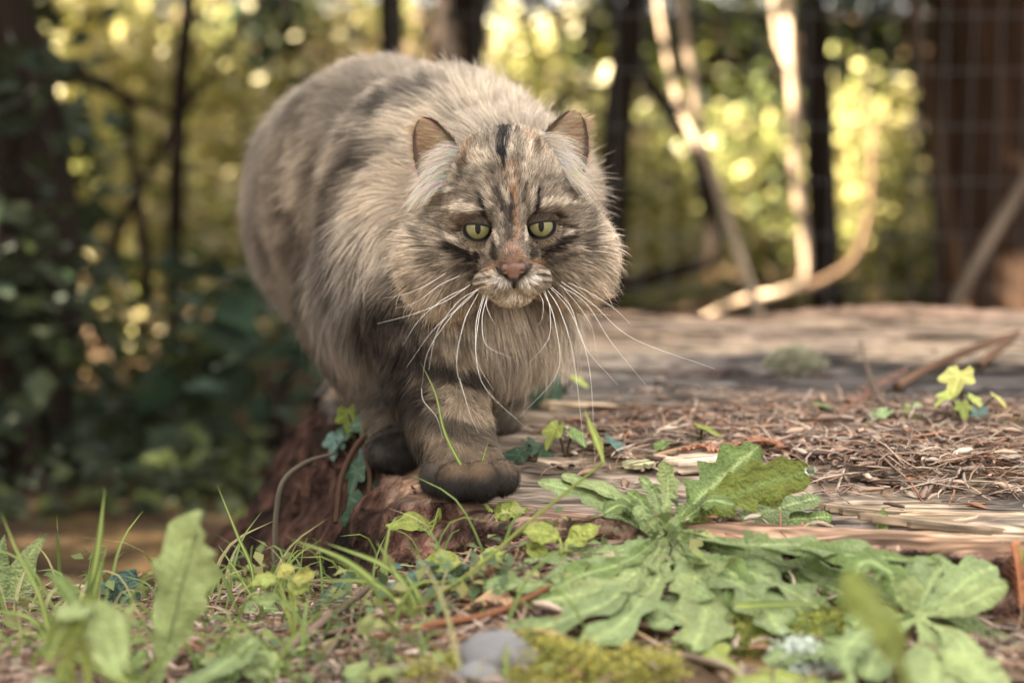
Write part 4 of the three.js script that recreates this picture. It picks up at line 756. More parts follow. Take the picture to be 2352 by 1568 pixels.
const sunny = [
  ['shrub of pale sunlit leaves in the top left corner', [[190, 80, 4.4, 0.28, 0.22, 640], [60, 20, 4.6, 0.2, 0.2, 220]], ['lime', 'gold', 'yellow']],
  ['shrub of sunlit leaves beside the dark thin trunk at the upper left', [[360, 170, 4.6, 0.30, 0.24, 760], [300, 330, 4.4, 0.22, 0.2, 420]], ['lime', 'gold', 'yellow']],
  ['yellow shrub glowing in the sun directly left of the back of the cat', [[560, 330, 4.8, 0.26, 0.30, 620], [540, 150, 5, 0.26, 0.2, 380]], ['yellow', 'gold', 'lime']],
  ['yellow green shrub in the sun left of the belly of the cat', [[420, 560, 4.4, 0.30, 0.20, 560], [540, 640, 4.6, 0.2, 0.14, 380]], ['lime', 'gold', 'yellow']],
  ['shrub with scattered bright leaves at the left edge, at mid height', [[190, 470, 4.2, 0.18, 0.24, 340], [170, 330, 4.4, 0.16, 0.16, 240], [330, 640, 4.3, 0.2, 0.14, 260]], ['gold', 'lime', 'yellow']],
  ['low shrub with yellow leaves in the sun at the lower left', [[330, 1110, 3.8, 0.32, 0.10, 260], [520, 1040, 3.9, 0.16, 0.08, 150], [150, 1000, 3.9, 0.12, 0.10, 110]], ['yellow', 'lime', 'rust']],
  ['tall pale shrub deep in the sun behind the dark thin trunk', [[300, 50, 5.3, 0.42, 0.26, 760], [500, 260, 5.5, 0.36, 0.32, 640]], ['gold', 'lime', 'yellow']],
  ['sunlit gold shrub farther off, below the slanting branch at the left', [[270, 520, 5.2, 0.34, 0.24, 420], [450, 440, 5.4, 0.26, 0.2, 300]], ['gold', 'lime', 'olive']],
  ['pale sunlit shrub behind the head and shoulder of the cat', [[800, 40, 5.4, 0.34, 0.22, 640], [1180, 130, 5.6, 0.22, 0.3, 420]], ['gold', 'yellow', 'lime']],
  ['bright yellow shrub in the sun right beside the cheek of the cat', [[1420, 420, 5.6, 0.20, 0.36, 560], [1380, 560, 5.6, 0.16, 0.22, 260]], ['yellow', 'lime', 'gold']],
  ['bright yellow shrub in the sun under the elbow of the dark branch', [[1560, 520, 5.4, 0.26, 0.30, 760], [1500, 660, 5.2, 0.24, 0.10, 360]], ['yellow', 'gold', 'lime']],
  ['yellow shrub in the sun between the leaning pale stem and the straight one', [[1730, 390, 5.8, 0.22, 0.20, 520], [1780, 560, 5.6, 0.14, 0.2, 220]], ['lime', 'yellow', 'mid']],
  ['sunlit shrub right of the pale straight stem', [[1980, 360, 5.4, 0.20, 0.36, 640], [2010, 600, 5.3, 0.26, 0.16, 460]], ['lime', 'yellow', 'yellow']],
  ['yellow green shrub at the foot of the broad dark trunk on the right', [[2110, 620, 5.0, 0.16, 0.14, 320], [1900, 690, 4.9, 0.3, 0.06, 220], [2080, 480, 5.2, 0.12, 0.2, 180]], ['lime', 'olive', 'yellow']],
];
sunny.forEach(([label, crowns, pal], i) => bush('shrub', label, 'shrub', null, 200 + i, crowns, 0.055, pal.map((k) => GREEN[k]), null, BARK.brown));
const canopy = [
  ['dark leafy branch mass hanging at the top right behind the fence', [[2000, 60, 6.3, 0.55, 0.26, 1000], [2200, 200, 6.4, 0.30, 0.4, 520]], ['deep', 'teal', 'mid']],
  ['dark green foliage at the top above the leaning pale stem', [[1620, 90, 6.4, 0.55, 0.26, 1000], [1720, 230, 6.2, 0.4, 0.14, 460]], ['deep', 'mid', 'olive']],
  ['olive foliage hanging at the top right of the cat ear', [[1340, 90, 6.4, 0.38, 0.28, 600], [1420, 190, 6.3, 0.32, 0.18, 340]], ['mid', 'olive', 'deep']],
  ['dark foliage at the top left corner beside the pale shrub', [[30, 420, 3.4, 0.10, 0.3, 320], [60, 160, 3.5, 0.08, 0.2, 120], [610, 40, 4.6, 0.12, 0.14, 160]], ['deep', 'teal', 'deep']],
];
canopy.forEach(([label, crowns, pal], i) => bush('tree_foliage', label, 'tree', null, 300 + i, crowns, 0.07, pal.map((k) => GREEN[k]), null, BARK.dark));
// the wood beyond and, out of view, round the camera: one dark mass of leaves and trunks
{
  const R = rng(909), list = [];
  for (let i = 0; i < 46; i++) { const a = -0.75 + 1.5 * (i + R()) / 46, d = 8.5 + 4 * R(); list.push([V3(Math.sin(a) * d, -0.2 + 1.9 * R(), -Math.cos(a) * d), V3(0.9, 0.9, 0.5), 360]); }
  for (let i = 0; i < 26; i++) { const a = -0.8 + 1.6 * (i + R()) / 26, d = 11 + 5 * R(); list.push([V3(Math.sin(a) * d, 2.2 + 2.6 * R(), -Math.cos(a) * d), V3(1.6, 1.3, 0.8), 250]); }
  for (let i = 0; i < 40; i++) { const a = 0.9 + 4.5 * (i + R()) / 40, d = 6 + 4 * R(); list.push([V3(Math.sin(a) * d, 0.4 + 2.2 * R(), -Math.cos(a) * d), V3(1.1, 1.3, 0.8), 220]); }  // out of view beside and behind the camera, placed to dim the front light
  for (let i = 0; i < 40; i++) { const a = 1.0 + 3.4 * (i + R()) / 40, d = 7 + 4 * R(); list.push([V3(Math.sin(a) * d, 3.4 + 3.2 * R(), -Math.cos(a) * d), V3(1.4, 1.5, 1.0), 240]); }
  const g = crown(R, list, 0.15, [GREEN.deep, GREEN.mid, GREEN.olive, GREEN.deep], 0.3);
  single('wood', g, leafMat, 'dark mass of distant woodland foliage closing off the background, and unseen behind the camera to dim the light', 'woodland', null, null, 'stuff');
}
// the wire fence, from behind the cat to beyond the right edge
{
  const A = P(900, 500, 3.05), B = P(2600, 500, 3.05), y0 = -0.45, o = V3(A.x, y0, A.z), t = thing('wire_fence', 'thin grey wire mesh fence behind the log on the right', 'fence', o), m = std({ color: rgb(0.10, 0.097, 0.093), metalness: 0.2, roughness: 0.5 });
  const L = B.x - A.x, H = 1.25, hg = new THREE.CylinderGeometry(0.0011, 0.0011, L, 5).rotateZ(Math.PI / 2).translate(L / 2, 0, 0), vg = new THREE.CylinderGeometry(0.0011, 0.0011, H, 5).translate(0, H / 2, 0.0024);
  for (let y = 0.02; y < H; y += 0.103) part('wire', hg, m, t).position.y = y;
  for (let x = 0.01; x < L; x += 0.0515) part('wire', vg, m, t).position.x = x;
  for (const x of [0.0, L]) part('post', new THREE.CylinderGeometry(0.022, 0.024, H + 0.2, 10).translate(x, H / 2, -0.03), BARK.dark, t);
}

// ---------------------------------------------------------------- plants and litter in front of and on the log
const surfY = (x, z) => { const e = sdPoly(x, z); return e < -0.004 ? logTop(x, z) : Math.max(groundY(x, z), -0.5); };
const surfN = (x, z) => V3(surfY(x - 0.006, z) - surfY(x + 0.006, z), 0.012, surfY(x, z - 0.006) - surfY(x, z + 0.006)).normalize();
function hit(px, py) { for (let d = 0.5; d < 4; d += 0.002) { const p = P(px, py, d); if (p.y <= surfY(p.x, p.z)) { p.y = surfY(p.x, p.z); return Object.assign(p, { d }); } } return Object.assign(P(px, py, 4), { d: 4 }); }
const leafBump = dataTex(256, (u, v) => 0.7 * tfbm(u, v, 10, 10, 7, 3) + 0.3 * tnoise(u, v, 60, 60, 5), false, 14, 14);
const leafTex = dataTex(512, (u, v) => { const a = tnoise(u, v, 16, 16, 3), b = tnoise(u, v, 34, 34, 8), net = Math.max(smoothstep(Math.abs(a - 0.5), 0.055, 0.0), 0.7 * smoothstep(Math.abs(b - 0.5), 0.06, 0)), spot = smoothstep(tfbm(u, v, 9, 9, 71, 3), 0.68, 0.76) * 0.14, k = 0.80 + 0.20 * tfbm(u, v, 7, 7, 12, 3) + 0.13 * net; return [k * (1 - spot * 0.35), k * (1 - spot * 0.7), k * (0.95 - spot * 0.6)]; }, true, 13, 13);
const plantMat = phys({ vertexColors: true, map: leafTex, roughness: 0.9, transmission: 0.22, thickness: 0, bumpMap: leafBump, bumpScale: 0.0038, clearcoat: 0.12, clearcoatRoughness: 0.42 });
const grassMat = phys({ vertexColors: true, roughness: 0.9, transmission: 0.25, thickness: 0, clearcoat: 0.15, clearcoatRoughness: 0.45 });
const woodMat = std({ map: barkTex, bumpMap: barkBump, bumpScale: 0.0012, vertexColors: true, roughness: 0.9 });
const LEAF = { sage: [0.205, 0.260, 0.118], pale: [0.275, 0.330, 0.145], green: [0.140, 0.195, 0.062], olive: [0.150, 0.175, 0.038], lime: [0.30, 0.335, 0.085], deep: [0.045, 0.075, 0.030], teal: [0.075, 0.125, 0.105], ivy: [0.040, 0.070, 0.040], yellow: [0.36, 0.34, 0.10], grass: [0.125, 0.17, 0.05], straw: [0.42, 0.33, 0.19] };
const PROFILE = {
  spoon: (t) => t < 0.66 ? lerp(0.16, 1, smoothstep(t, 0.02, 0.66)) : Math.sqrt(Math.max(0, 1 - ((t - 0.66) / 0.34) ** 2)),
  ovate: (t) => t < 0.38 ? Math.sin(t / 0.38 * Math.PI / 2) ** 0.8 : Math.max(0, 1 - ((t - 0.38) / 0.62) ** 1.7),
  lance: (t) => (t < 0.35 ? lerp(0.25, 1, smoothstep(t, 0, 0.35)) : Math.max(0, 1 - ((t - 0.35) / 0.65) ** 1.6)),
  blade: (t) => Math.max(0.02, (1 - t ** 2.2)) * lerp(0.55, 1, smoothstep(t, 0, 0.15)),
};
function leafGeo(pts, o) {
  const c = new THREE.CatmullRomCurve3(pts, false, 'centripetal'), nt = o.nt ?? 34, ns = o.ns ?? 5, pos = [], idx = [], col = [], uv = [], len = c.getLength(), prof = PROFILE[o.prof ?? 'spoon'], sd = o.seed ?? 1;
  const up = (o.up ?? V3(0, 1, 0.35)).clone().normalize(), side = V3(), nor = V3();
  const C1 = LEAF[o.c ?? 'sage'], C2 = LEAF[o.rib ?? 'pale'].map((a) => a * 1.45);
  for (let i = 0; i <= nt; i++) {
    const t = i / nt, p = c.getPointAt(t), T = c.getTangentAt(t);
    side.crossVectors(T, up).normalize(); nor.crossVectors(side, T).normalize();
    if (o.twist) { side.applyAxisAngle(T, o.twist * t); nor.applyAxisAngle(T, o.twist * t); }
    for (let j = -ns; j <= ns; j++) {
      const s = j / ns, sg = j < 0 ? -1 : 1;
      let w = prof(t) * o.w;
      if (o.lobes) { const x = t * o.lobes + (sg < 0 ? 0.37 : 0) + 0.35 * noise(t * 3, sg * 5, sd), f = x - Math.floor(x); w *= 1 - o.ld * smoothstep(t, 0.04, 0.16) * (f < 0.72 ? (1 - f / 0.72) ** 0.75 : (f - 0.72) / 0.28) * (0.65 + 0.7 * noise(Math.floor(x) * 1.7, sg * 3.1, sd + 4)) * (t > 0.9 ? (1 - t) * 10 : 1); }
      const a = Math.abs(s), fold = (o.fold ?? 0.25) * (1 - 0.5 * t), cup = (o.cup ?? 0.2);
      const h = a * w * Math.sin(fold) - a * a * w * cup + (o.ripple ?? 0.10) * o.w * a * (Math.sin(t * 17 + sg * 1.3 + sd) * 0.6 + (noise(t * 9, s * 2 + 5, sd) - 0.5) * 2) + (noise(t * 14, s * 4 + 9, sd + 2) - 0.5) * 0.06 * o.w;
      pos.push(p.x + side.x * s * w + nor.x * h, p.y + side.y * s * w + nor.y * h, p.z + side.z * s * w + nor.z * h);
      uv.push(s * w, t * len);
      const rib = Math.max(smoothstep(0.13 - a * (1 - 0.3 * t), 0, 0.09), smoothstep(0.22 - t, 0, 0.2) * 0.7), vein = o.prof === 'blade' ? 0 : smoothstep(Math.cos((t * 11 - a * 1.6) * 6.283), 0.82, 1) * 0.25 * (1 - a);
      const own = 0.78 + 0.44 * noise(sd * 3.1, 7.7, 2.2), k = own * (0.78 + 0.44 * noise(t * 7, s * 3 + 3, sd + 7)) * lerp(1, 0.92, a), m = clamp(rib * 0.75 + vein, 0, 1), tip = (o.brown ?? 0) * smoothstep(t + 0.1 * noise(s * 4, t * 9, sd), 0.9, 1.02);
      for (let q = 0; q < 3; q++) col.push(lerp(lerp(C1[q] * k, C2[q], m), [0.25, 0.14, 0.07][q], tip));
    }
  }
  const n1 = 2 * ns + 1;
  for (let i = 0; i < nt; i++) for (let j = 0; j < n1 - 1; j++) { const a = i * n1 + j, b = a + n1; idx.push(a, b, a + 1, a + 1, b, b + 1); }
  const g = geom(pos, idx, { color: col, uv });
  if (o.ribTube !== 0) { const r = tube(pts, [(o.ribTube ?? 0.0011), (o.ribTube ?? 0.0011) * 0.7, 0.0002], 18, 5, { color: C2, color2: C1 }); return mergeGeometries([g, r.translate(0, -(o.ribTube ?? 0.0011) * 1.05, 0)]); }
  return g;
}
// a plant: its foot at a place in the view, and leaves given as [[column, row, distance step from the foot], ...]
function plant(name, label, category, foot, leaves, o = {}) {
  const h = foot.length > 2 ? Object.assign(P(...foot), { d: foot[2] }) : hit(...foot), at = h.clone(), t = thing(name, label, category, at, o.group);
  if (foot.length > 2) { at.y = Math.min(at.y, surfY(at.x, at.z)); t.position.copy(at); }
  leaves.forEach((L, i) => {
    const { pts, stem, flat, ...q } = L, w = pts.map((a) => { const q = L.flat ? hit(a[0], a[1]).d - 0.020 - 0.5 * Math.max(0, (a[2] ?? 0)) : h.d + (a[2] ?? 0); return P(a[0], a[1], q); }); if (!L.free) w.unshift(h.clone().add(V3(0, 0.002, 0)));
    const line = w.length < 3 ? [w[0], w[0].clone().lerp(w[1], 0.5), w[1]] : w;
    if (stem) { const s = [at.clone(), at.clone().lerp(w[L.free ? 0 : 1], 0.5).add(V3(0.002, 0, 0.002)), w[L.free ? 0 : 1]]; part('stem', shift(tube(s, [stem, stem * 0.9, stem * 0.8], 14, 6, { color: LEAF[q.stemColor ?? 'lime'] }), at), grassMat, t); }
    const m = part(L.name ?? o.part ?? 'leaf', shift(leafGeo(line, { seed: i * 3.7 + at.x * 40 + 5, ...o.all, ...q }), at), o.mat ?? plantMat, t);
    if (L.label) m.userData.label = L.label;
  });
  return t;
}
const LOB = { lobes: 5, ld: 0.6, prof: 'spoon' };
plant('weed_rosette', 'large rosette of lobed sage green leaves growing at the front edge of the log', 'plant', [1530, 1246], [
  // flat lower leaves first
  { flat: 1, pts: [[1400, 1300, -.012], [1260, 1340, -.02], [1108, 1348, -.025]], w: 0.0142, ...LOB, ripple: .2, fold: .38, ld: .55, c: 'sage' },
  { flat: 1, pts: [[1440, 1330, -.03], [1330, 1366, -.045], [1212, 1385, -.05]], w: 0.0138, ...LOB, ripple: .2, fold: .38, ld: .55, c: 'pale' },
  { flat: 1, pts: [[1400, 1380, -.035], [1270, 1430, -.05], [1130, 1480, -.06]], w: 0.0112, ...LOB, ripple: .2, fold: .38, ld: .55, c: 'sage' },
  { flat: 1, pts: [[1520, 1310, -.02], [1500, 1350, -.03], [1455, 1395, -.04]], w: 0.0086, ...LOB, ripple: .2, fold: .38, ld: .55, c: 'pale' },
  { flat: 1, pts: [[1480, 1360, -.04], [1430, 1430, -.06], [1320, 1490, -.07]], w: 0.0129, ...LOB, ripple: .2, fold: .38, ld: .55, c: 'sage' },
  { flat: 1, pts: [[1600, 1330, -.03], [1620, 1400, -.06], [1590, 1500, -.085]], w: 0.0215, ...LOB, ripple: .2, fold: .38, ld: .55, c: 'pale' },
  { flat: 1, pts: [[1590, 1320, -.02], [1560, 1400, -.05], [1505, 1440, -.06]], w: 0.0155, ...LOB, ripple: .2, fold: .38, ld: .55, c: 'sage' },
  { flat: 1, pts: [[1650, 1310, -.02], [1740, 1380, -.04], [1800, 1460, -.06]], w: 0.0172, ...LOB, ripple: .2, fold: .38, c: 'sage' },
  { flat: 1, pts: [[1660, 1290, -.01], [1780, 1340, -.025], [1890, 1400, -.04]], w: 0.0163, ...LOB, ripple: .2, fold: .38, c: 'sage' },
  { flat: 1, pts: [[1680, 1270, 0], [1820, 1310, -.01], [2010, 1400, -.03]], w: 0.0163, ...LOB, ripple: .2, fold: .38, c: 'green' },
  { flat: 1, pts: [[1700, 1250, .01], [1850, 1252, .005], [2075, 1290, -.01]], w: 0.0129, ...LOB, ripple: .2, fold: .38, c: 'sage' },
  { flat: 1, pts: [[1640, 1300, -.015], [1700, 1330, -.02], [1690, 1400, -.04]], w: 0.0129, ...LOB, ripple: .2, fold: .38, c: 'green' },
  { flat: 1, pts: [[1620, 1450, -.07], [1640, 1500, -.09], [1690, 1545, -.10]], w: 0.0120, ...LOB, ripple: .2, fold: .38, c: 'lime' },
  { flat: 1, pts: [[1430, 1262, .012], [1330, 1270, .015], [1200, 1290, .012]], w: 0.0095, ...LOB, ripple: .2, fold: .38, ld: .55, c: 'sage' },
  { flat: 1, pts: [[1760, 1285, .0], [1930, 1325, .0], [2090, 1385, .0]], w: .0135, ...LOB, ripple: .2, fold: .38, c: 'sage' },
  { flat: 1, pts: [[1720, 1350, .0], [1850, 1430, .0], [1950, 1500, .0]], w: .0140, ...LOB, ripple: .2, fold: .38, c: 'green' },
  { flat: 1, pts: [[1780, 1262, .012], [1960, 1275, .012], [2160, 1292, .008]], w: .0105, ...LOB, ripple: .25, fold: .45, c: 'green' },
  { flat: 1, pts: [[1440, 1290, .0], [1330, 1325, .0], [1180, 1395, .0]], w: .0115, ...LOB, ripple: .25, fold: .4, c: 'green' },
  // raised leaves
  { pts: [[1620, 1206, .012], [1740, 1200, .03], [1912, 1186, .045]], w: .014, ...LOB, c: 'green' },
  { pts: [[1650, 1200, .02], [1760, 1175, .035], [1885, 1140, .05]], w: .013, ...LOB, c: 'sage', up: V3(-.2, .8, .6) },
  { pts: [[1840, 1240, 0], [1950, 1235, .005], [2010, 1215, .01], [2030, 1165, .012]], w: .013, ...LOB, lobes: 4, c: 'green', up: V3(-.5, .7, .4) },
  { pts: [[1450, 1200, .01], [1350, 1140, .02], [1232, 1106, .025]], w: .0125, ...LOB, ld: .4, c: 'sage', fold: .5, up: V3(.1, 1, .25) },
  { pts: [[1470, 1190, .012], [1400, 1135, .025], [1290, 1090, .03]], w: .0125, ...LOB, ld: .4, c: 'pale', fold: .5, up: V3(.25, 1, .1) },
  { pts: [[1480, 1200, .0], [1430, 1160, .0], [1385, 1180, -.005]], w: .008, ...LOB, ld: .4, c: 'green', fold: .4 },
  { pts: [[1530, 1170, .0], [1535, 1120, .01], [1522, 1058, .012]], w: .007, ...LOB, ld: .45, c: 'pale', fold: .7, up: V3(0, .4, 1) },
  { pts: [[1515, 1180, .0], [1500, 1130, .01], [1468, 1094, .012]], w: .005, ...LOB, ld: .4, c: 'sage', fold: .7, up: V3(0, .4, 1) },
  { pts: [[1500, 1190, -.005], [1470, 1150, -.005], [1440, 1130, -.005]], w: .006, ...LOB, ld: .3, c: 'green', up: V3(.5, .5, .8) },
  { pts: [[1600, 1150, .015], [1680, 1080, .03], [1745, 1022, .035]], w: .021, ...LOB, lobes: 5, c: 'green', up: V3(-.55, .45, .8), fold: .35 },
  { pts: [[1620, 1172, .01], [1735, 1118, .015], [1866, 1080, .018]], w: .0155, lobes: 6, ld: .38, c: 'olive', rib: 'green', up: V3(-.25, .35, 1), fold: .3, label: 'broad smooth leaf with a water drop at its tip, seen from below' },
  { pts: [[1590, 1180, .005], [1630, 1150, .0], [1690, 1160, -.005]], w: .010, ...LOB, c: 'green' },
  { pts: [[1500, 1215, -.012], [1475, 1180, -.014], [1455, 1165, -.012]], w: .006, ...LOB, ld: .2, c: 'sage', up: V3(.3, .3, 1) },
]);
{ const p = P(1862, 1080, hit(1530, 1246).d + .012); const t = new THREE.SphereGeometry(.0026, 16, 12).scale(1.2, 1, 1); single('water_drop', t, phys({ color: 0xffffff, roughness: 0.02, transmission: 1, thickness: .004, ior: 1.33 }), 'clear water drop hanging at the tip of the raised rosette leaf', 'drop', p); }
plant('weed_rosette', 'smaller rosette of sage green leaves at the bottom right of the picture', 'plant', [2108, 1425, .775], [
  { pts: [[2060, 1360, .015], [2040, 1310, .02], [1985, 1290, .02], [1968, 1320, .01]], w: .014, ...LOB, c: 'green' },
  { pts: [[2130, 1360, .02], [2160, 1310, .035], [2185, 1288, .04]], w: .016, ...LOB, ld: .3, c: 'sage', up: V3(0, .6, .8) },
  { pts: [[2180, 1370, .015], [2240, 1320, .03], [2290, 1300, .04]], w: .014, ...LOB, ld: .3, c: 'sage', up: V3(-.2, .6, .8) },
  { pts: [[2210, 1390, .005], [2290, 1350, .01], [2318, 1345, .01]], w: .008, ...LOB, ld: .1, c: 'pale', up: V3(-.3, .6, .8) },
  { flat: 1, pts: [[2200, 1430, -.01], [2280, 1470, -.03], [2370, 1500, -.045]], w: .013, ...LOB, ld: .3, c: 'sage' },
  { pts: [[2140, 1480, -.02], [2150, 1530, -.05], [2140, 1600, -.08]], w: .017, ...LOB, ld: .1, c: 'pale' },
  { pts: [[2060, 1450, -.01], [2020, 1490, -.03], [1990, 1560, -.06]], w: .012, ...LOB, ld: .3, c: 'sage' },
  { pts: [[2050, 1410, 0], [2000, 1400, 0], [1960, 1440, -.01]], w: .010, ...LOB, ld: .3, c: 'green' },
  { pts: [[2190, 1460, -.02], [2230, 1520, -.05], [2300, 1590, -.08]], w: .014, ...LOB, ld: .2, c: 'pale' },
  { pts: [[2090, 1390, .0], [2085, 1350, .0], [2070, 1330, .0]], w: .008, ...LOB, ld: .2, c: 'pale', up: V3(0, .4, 1) },
]);
plant('weed', 'big blurred olive leaf standing close to the camera at the bottom right', 'plant', [2085, 1640, .60], [
  { pts: [[2065, 1520], [2010, 1410], [1928, 1322]], w: .0125, lobes: 6, ld: .3, c: 'olive', rib: 'olive', up: V3(.8, .3, .8), ribTube: .0007 },
]);
plant('weed', 'lobed pale leaves low in front of the moss at the bottom right', 'plant', [1960, 1580, .70], [
  { flat: 1, pts: [[1900, 1500, .02], [1830, 1500, .02], [1750, 1520, .01]], w: .009, ...LOB, ld: .4, c: 'sage' },
  { pts: [[1940, 1500, .02], [1960, 1470, .03], [2000, 1440, .04]], w: .010, ...LOB, ld: .5, c: 'sage' },
  { flat: 1, pts: [[1850, 1570, 0], [1780, 1560, 0], [1700, 1590, -.01]], w: .012, ...LOB, ld: .4, c: 'lime' },
]);
plant('dandelion_plant', 'tall upright rounded leaf with a pale midrib at the lower left', 'plant', [352, 1600, .745], [
  { pts: [[390, 1450], [420, 1330, -.005], [450, 1225, -.01], [468, 1222, -.02]], w: .0180, lobes: 5, ld: .28, prof: 'spoon', c: 'pale', rib: 'pale', up: V3(-.15, .25, 1), fold: .2, ripple: .2 },
  { pts: [[310, 1570, .01], [300, 1530, .02], [330, 1490, .03]], w: .008, ...LOB, c: 'green' },
  { pts: [[450, 1560, .0], [520, 1520, .02], [590, 1460, .04]], w: .010, ...LOB, ld: .3, c: 'sage' },
]);
plant('weed', 'bushy weed with broad green leaves on stems at the bottom left corner', 'plant', [200, 1640, .70], [
  { pts: [[150, 1560, 0], [185, 1430, .005], [195, 1400, .01]], w: .004, prof: 'lance', c: 'lime' },
  { pts: [[190, 1400, .005], [225, 1420, 0], [262, 1520, -.01], [270, 1560, -.02]], w: .010, prof: 'ovate', c: 'pale', up: V3(0, .5, 1), free: 1, stem: .0011 },
  { pts: [[175, 1400, 0], [140, 1450, -.01], [105, 1530, -.02]], w: .007, prof: 'ovate', c: 'olive', up: V3(-.3, .5, 1), free: 1, stem: .0010 },
  { pts: [[180, 1395, .01], [150, 1350, .015], [108, 1310, .02]], w: .004, prof: 'ovate', c: 'green', up: V3(0, .5, 1), free: 1, stem: .0009 },
  { pts: [[185, 1395, .0], [160, 1400, -.01], [120, 1420, -.015]], w: .008, prof: 'ovate', c: 'pale', up: V3(0, .9, .5), free: 1 },
  { pts: [[195, 1398, .01], [200, 1385, .01], [214, 1408, 0]], w: .005, prof: 'ovate', c: 'olive', up: V3(0, .5, 1), free: 1 },
  { pts: [[150, 1580, 0], [110, 1560, -.01], [60, 1590, -.02]], w: .007, prof: 'ovate', c: 'sage' },
]);
plant('weed', 'blurred pale leaves at the left edge just above the bottom left weed', 'plant', [40, 1500, 1.02], [
  { pts: [[30, 1400], [60, 1290], [105, 1225]], w: .012, prof: 'ovate', c: 'pale', up: V3(-.2, .5, 1) }, { pts: [[10, 1400], [-5, 1300], [10, 1225]], w: .011, prof: 'ovate', c: 'sage', up: V3(.2, .5, 1) },
  { pts: [[60, 1420], [85, 1370], [78, 1310]], w: .008, prof: 'ovate', c: 'olive', up: V3(.2, .5, 1) }, { pts: [[20, 1430], [-30, 1390], [-60, 1370]], w: .010, prof: 'ovate', c: 'sage', up: V3(.2, .7, .6) },
]);
plant('weed', 'two blurred blue green leaves on the ground behind the tall rounded leaf', 'plant', [262, 1410], [
  { pts: [[275, 1370], [290, 1340], [312, 1305]], w: .013, prof: 'ovate', c: 'teal', rib: 'teal', up: V3(-.2, .5, 1) }, { pts: [[245, 1395], [225, 1365], [205, 1350]], w: .012, prof: 'ovate', c: 'teal', rib: 'teal', up: V3(.3, .5, 1) },
]);
// seedlings with flat yellow green leaves before the end of the log
const seedlings = [
  ['yellow green seedling with two flat leaves under the paw, leftmost of its kind', [1010, 1290], [[[1000, 1205], [955, 1197], [884, 1208]], [[985, 1205], [1000, 1215], [1028, 1218]], [[960, 1265], [930, 1270], [905, 1265]]]],
  ['yellow green seedling whose rounded leaf stands against the pale wood under the paw', [1140, 1262], [[[1135, 1190], [1165, 1172], [1212, 1170]], [[1130, 1240], [1170, 1228], [1205, 1200]], [[1125, 1235], [1100, 1238], [1082, 1250]]]],
  ['yellow green seedling with broad leaves left of the large rosette', [1278, 1300], [[[1285, 1235], [1245, 1222], [1196, 1222]], [[1300, 1250], [1340, 1225], [1382, 1206]], [[1260, 1270], [1230, 1262], [1210, 1240]]]],
  ['low yellow green plant with spread leaves before the rotten edge of the log', [1090, 1330], [[[1060, 1295], [1010, 1290], [950, 1300]], [[1100, 1290], [1130, 1280], [1170, 1290]], [[1070, 1310], [1030, 1320], [1000, 1340]], [[1130, 1320], [1160, 1330], [1190, 1320]]]],
];
for (const [label, foot, ls] of seedlings) plant('seedling', label, 'plant', foot, ls.map((pts, i) => ({ pts, w: .0085 - .001 * i, prof: 'ovate', c: 'lime', rib: 'lime', free: 1, stem: .0010, up: V3(0, 1, .55), fold: .3, ripple: .14 })), { group: undefined });
plant('seedling', 'yellow flowering weed tips above the twigs, right of the tall rounded leaf', 'plant', [672, 1480], [
  { pts: [[640, 1335], [600, 1330], [570, 1345]], w: .006, prof: 'ovate', c: 'lime', free: 1, stem: .0008 }, { pts: [[670, 1330], [700, 1320], [705, 1300]], w: .007, prof: 'ovate', c: 'yellow', free: 1, stem: .0010, rib: 'yellow' },
  { pts: [[660, 1340], [690, 1350], [715, 1340]], w: .006, prof: 'ovate', c: 'lime', free: 1, stem: .0008 }, { pts: [[655, 1325], [650, 1310], [635, 1325]], w: .006, prof: 'ovate', c: 'yellow', free: 1, rib: 'yellow' },
  { pts: [[640, 1370], [605, 1375], [580, 1365]], w: .006, prof: 'ovate', c: 'pale', free: 1, stem: .0007 },
]);
plant('weed', 'low pale weed with toothed leaves at the bottom edge beside the tall rounded leaf', 'plant', [560, 1545], [
  { flat: 1, pts: [[540, 1500], [520, 1490], [480, 1530]], w: .012, ...LOB, ld: .2, c: 'pale', up: V3(0, .8, .7) }, { flat: 1, pts: [[580, 1510], [600, 1520], [590, 1560]], w: .011, ...LOB, ld: .2, c: 'pale', up: V3(0, .8, .7) }, { flat: 1, pts: [[530, 1540], [500, 1560], [480, 1590]], w: .010, ...LOB, ld: .2, c: 'sage' },
]);
plant('weed', 'low pale weed at the bottom edge just left of the grey stones', 'plant', [870, 1555], [
  { flat: 1, pts: [[850, 1535], [830, 1540], [800, 1560]], w: .008, ...LOB, ld: .2, c: 'pale' }, { flat: 1, pts: [[890, 1535], [915, 1540], [930, 1560]], w: .008, ...LOB, ld: .2, c: 'pale' },
]);
plant('weed', 'grey green weed with lobed leaves among the twigs, right of the tall rounded leaf', 'plant', [700, 1440], [
  { flat: 1, pts: [[640, 1400], [600, 1395], [555, 1420]], w: .010, ...LOB, ld: .3, c: 'sage' }, { flat: 1, pts: [[740, 1410], [790, 1400], [830, 1415]], w: .008, ...LOB, ld: .3, c: 'sage' }, { flat: 1, pts: [[720, 1430], [760, 1440], [800, 1432]], w: .008, ...LOB, ld: .3, c: 'green' },
  { flat: 1, pts: [[690, 1420], [660, 1430], [620, 1450]], w: .008, ...LOB, ld: .3, c: 'green' }, { pts: [[760, 1380], [800, 1330], [840, 1320]], w: .009, prof: 'ovate', c: 'teal', rib: 'sage' },
]);
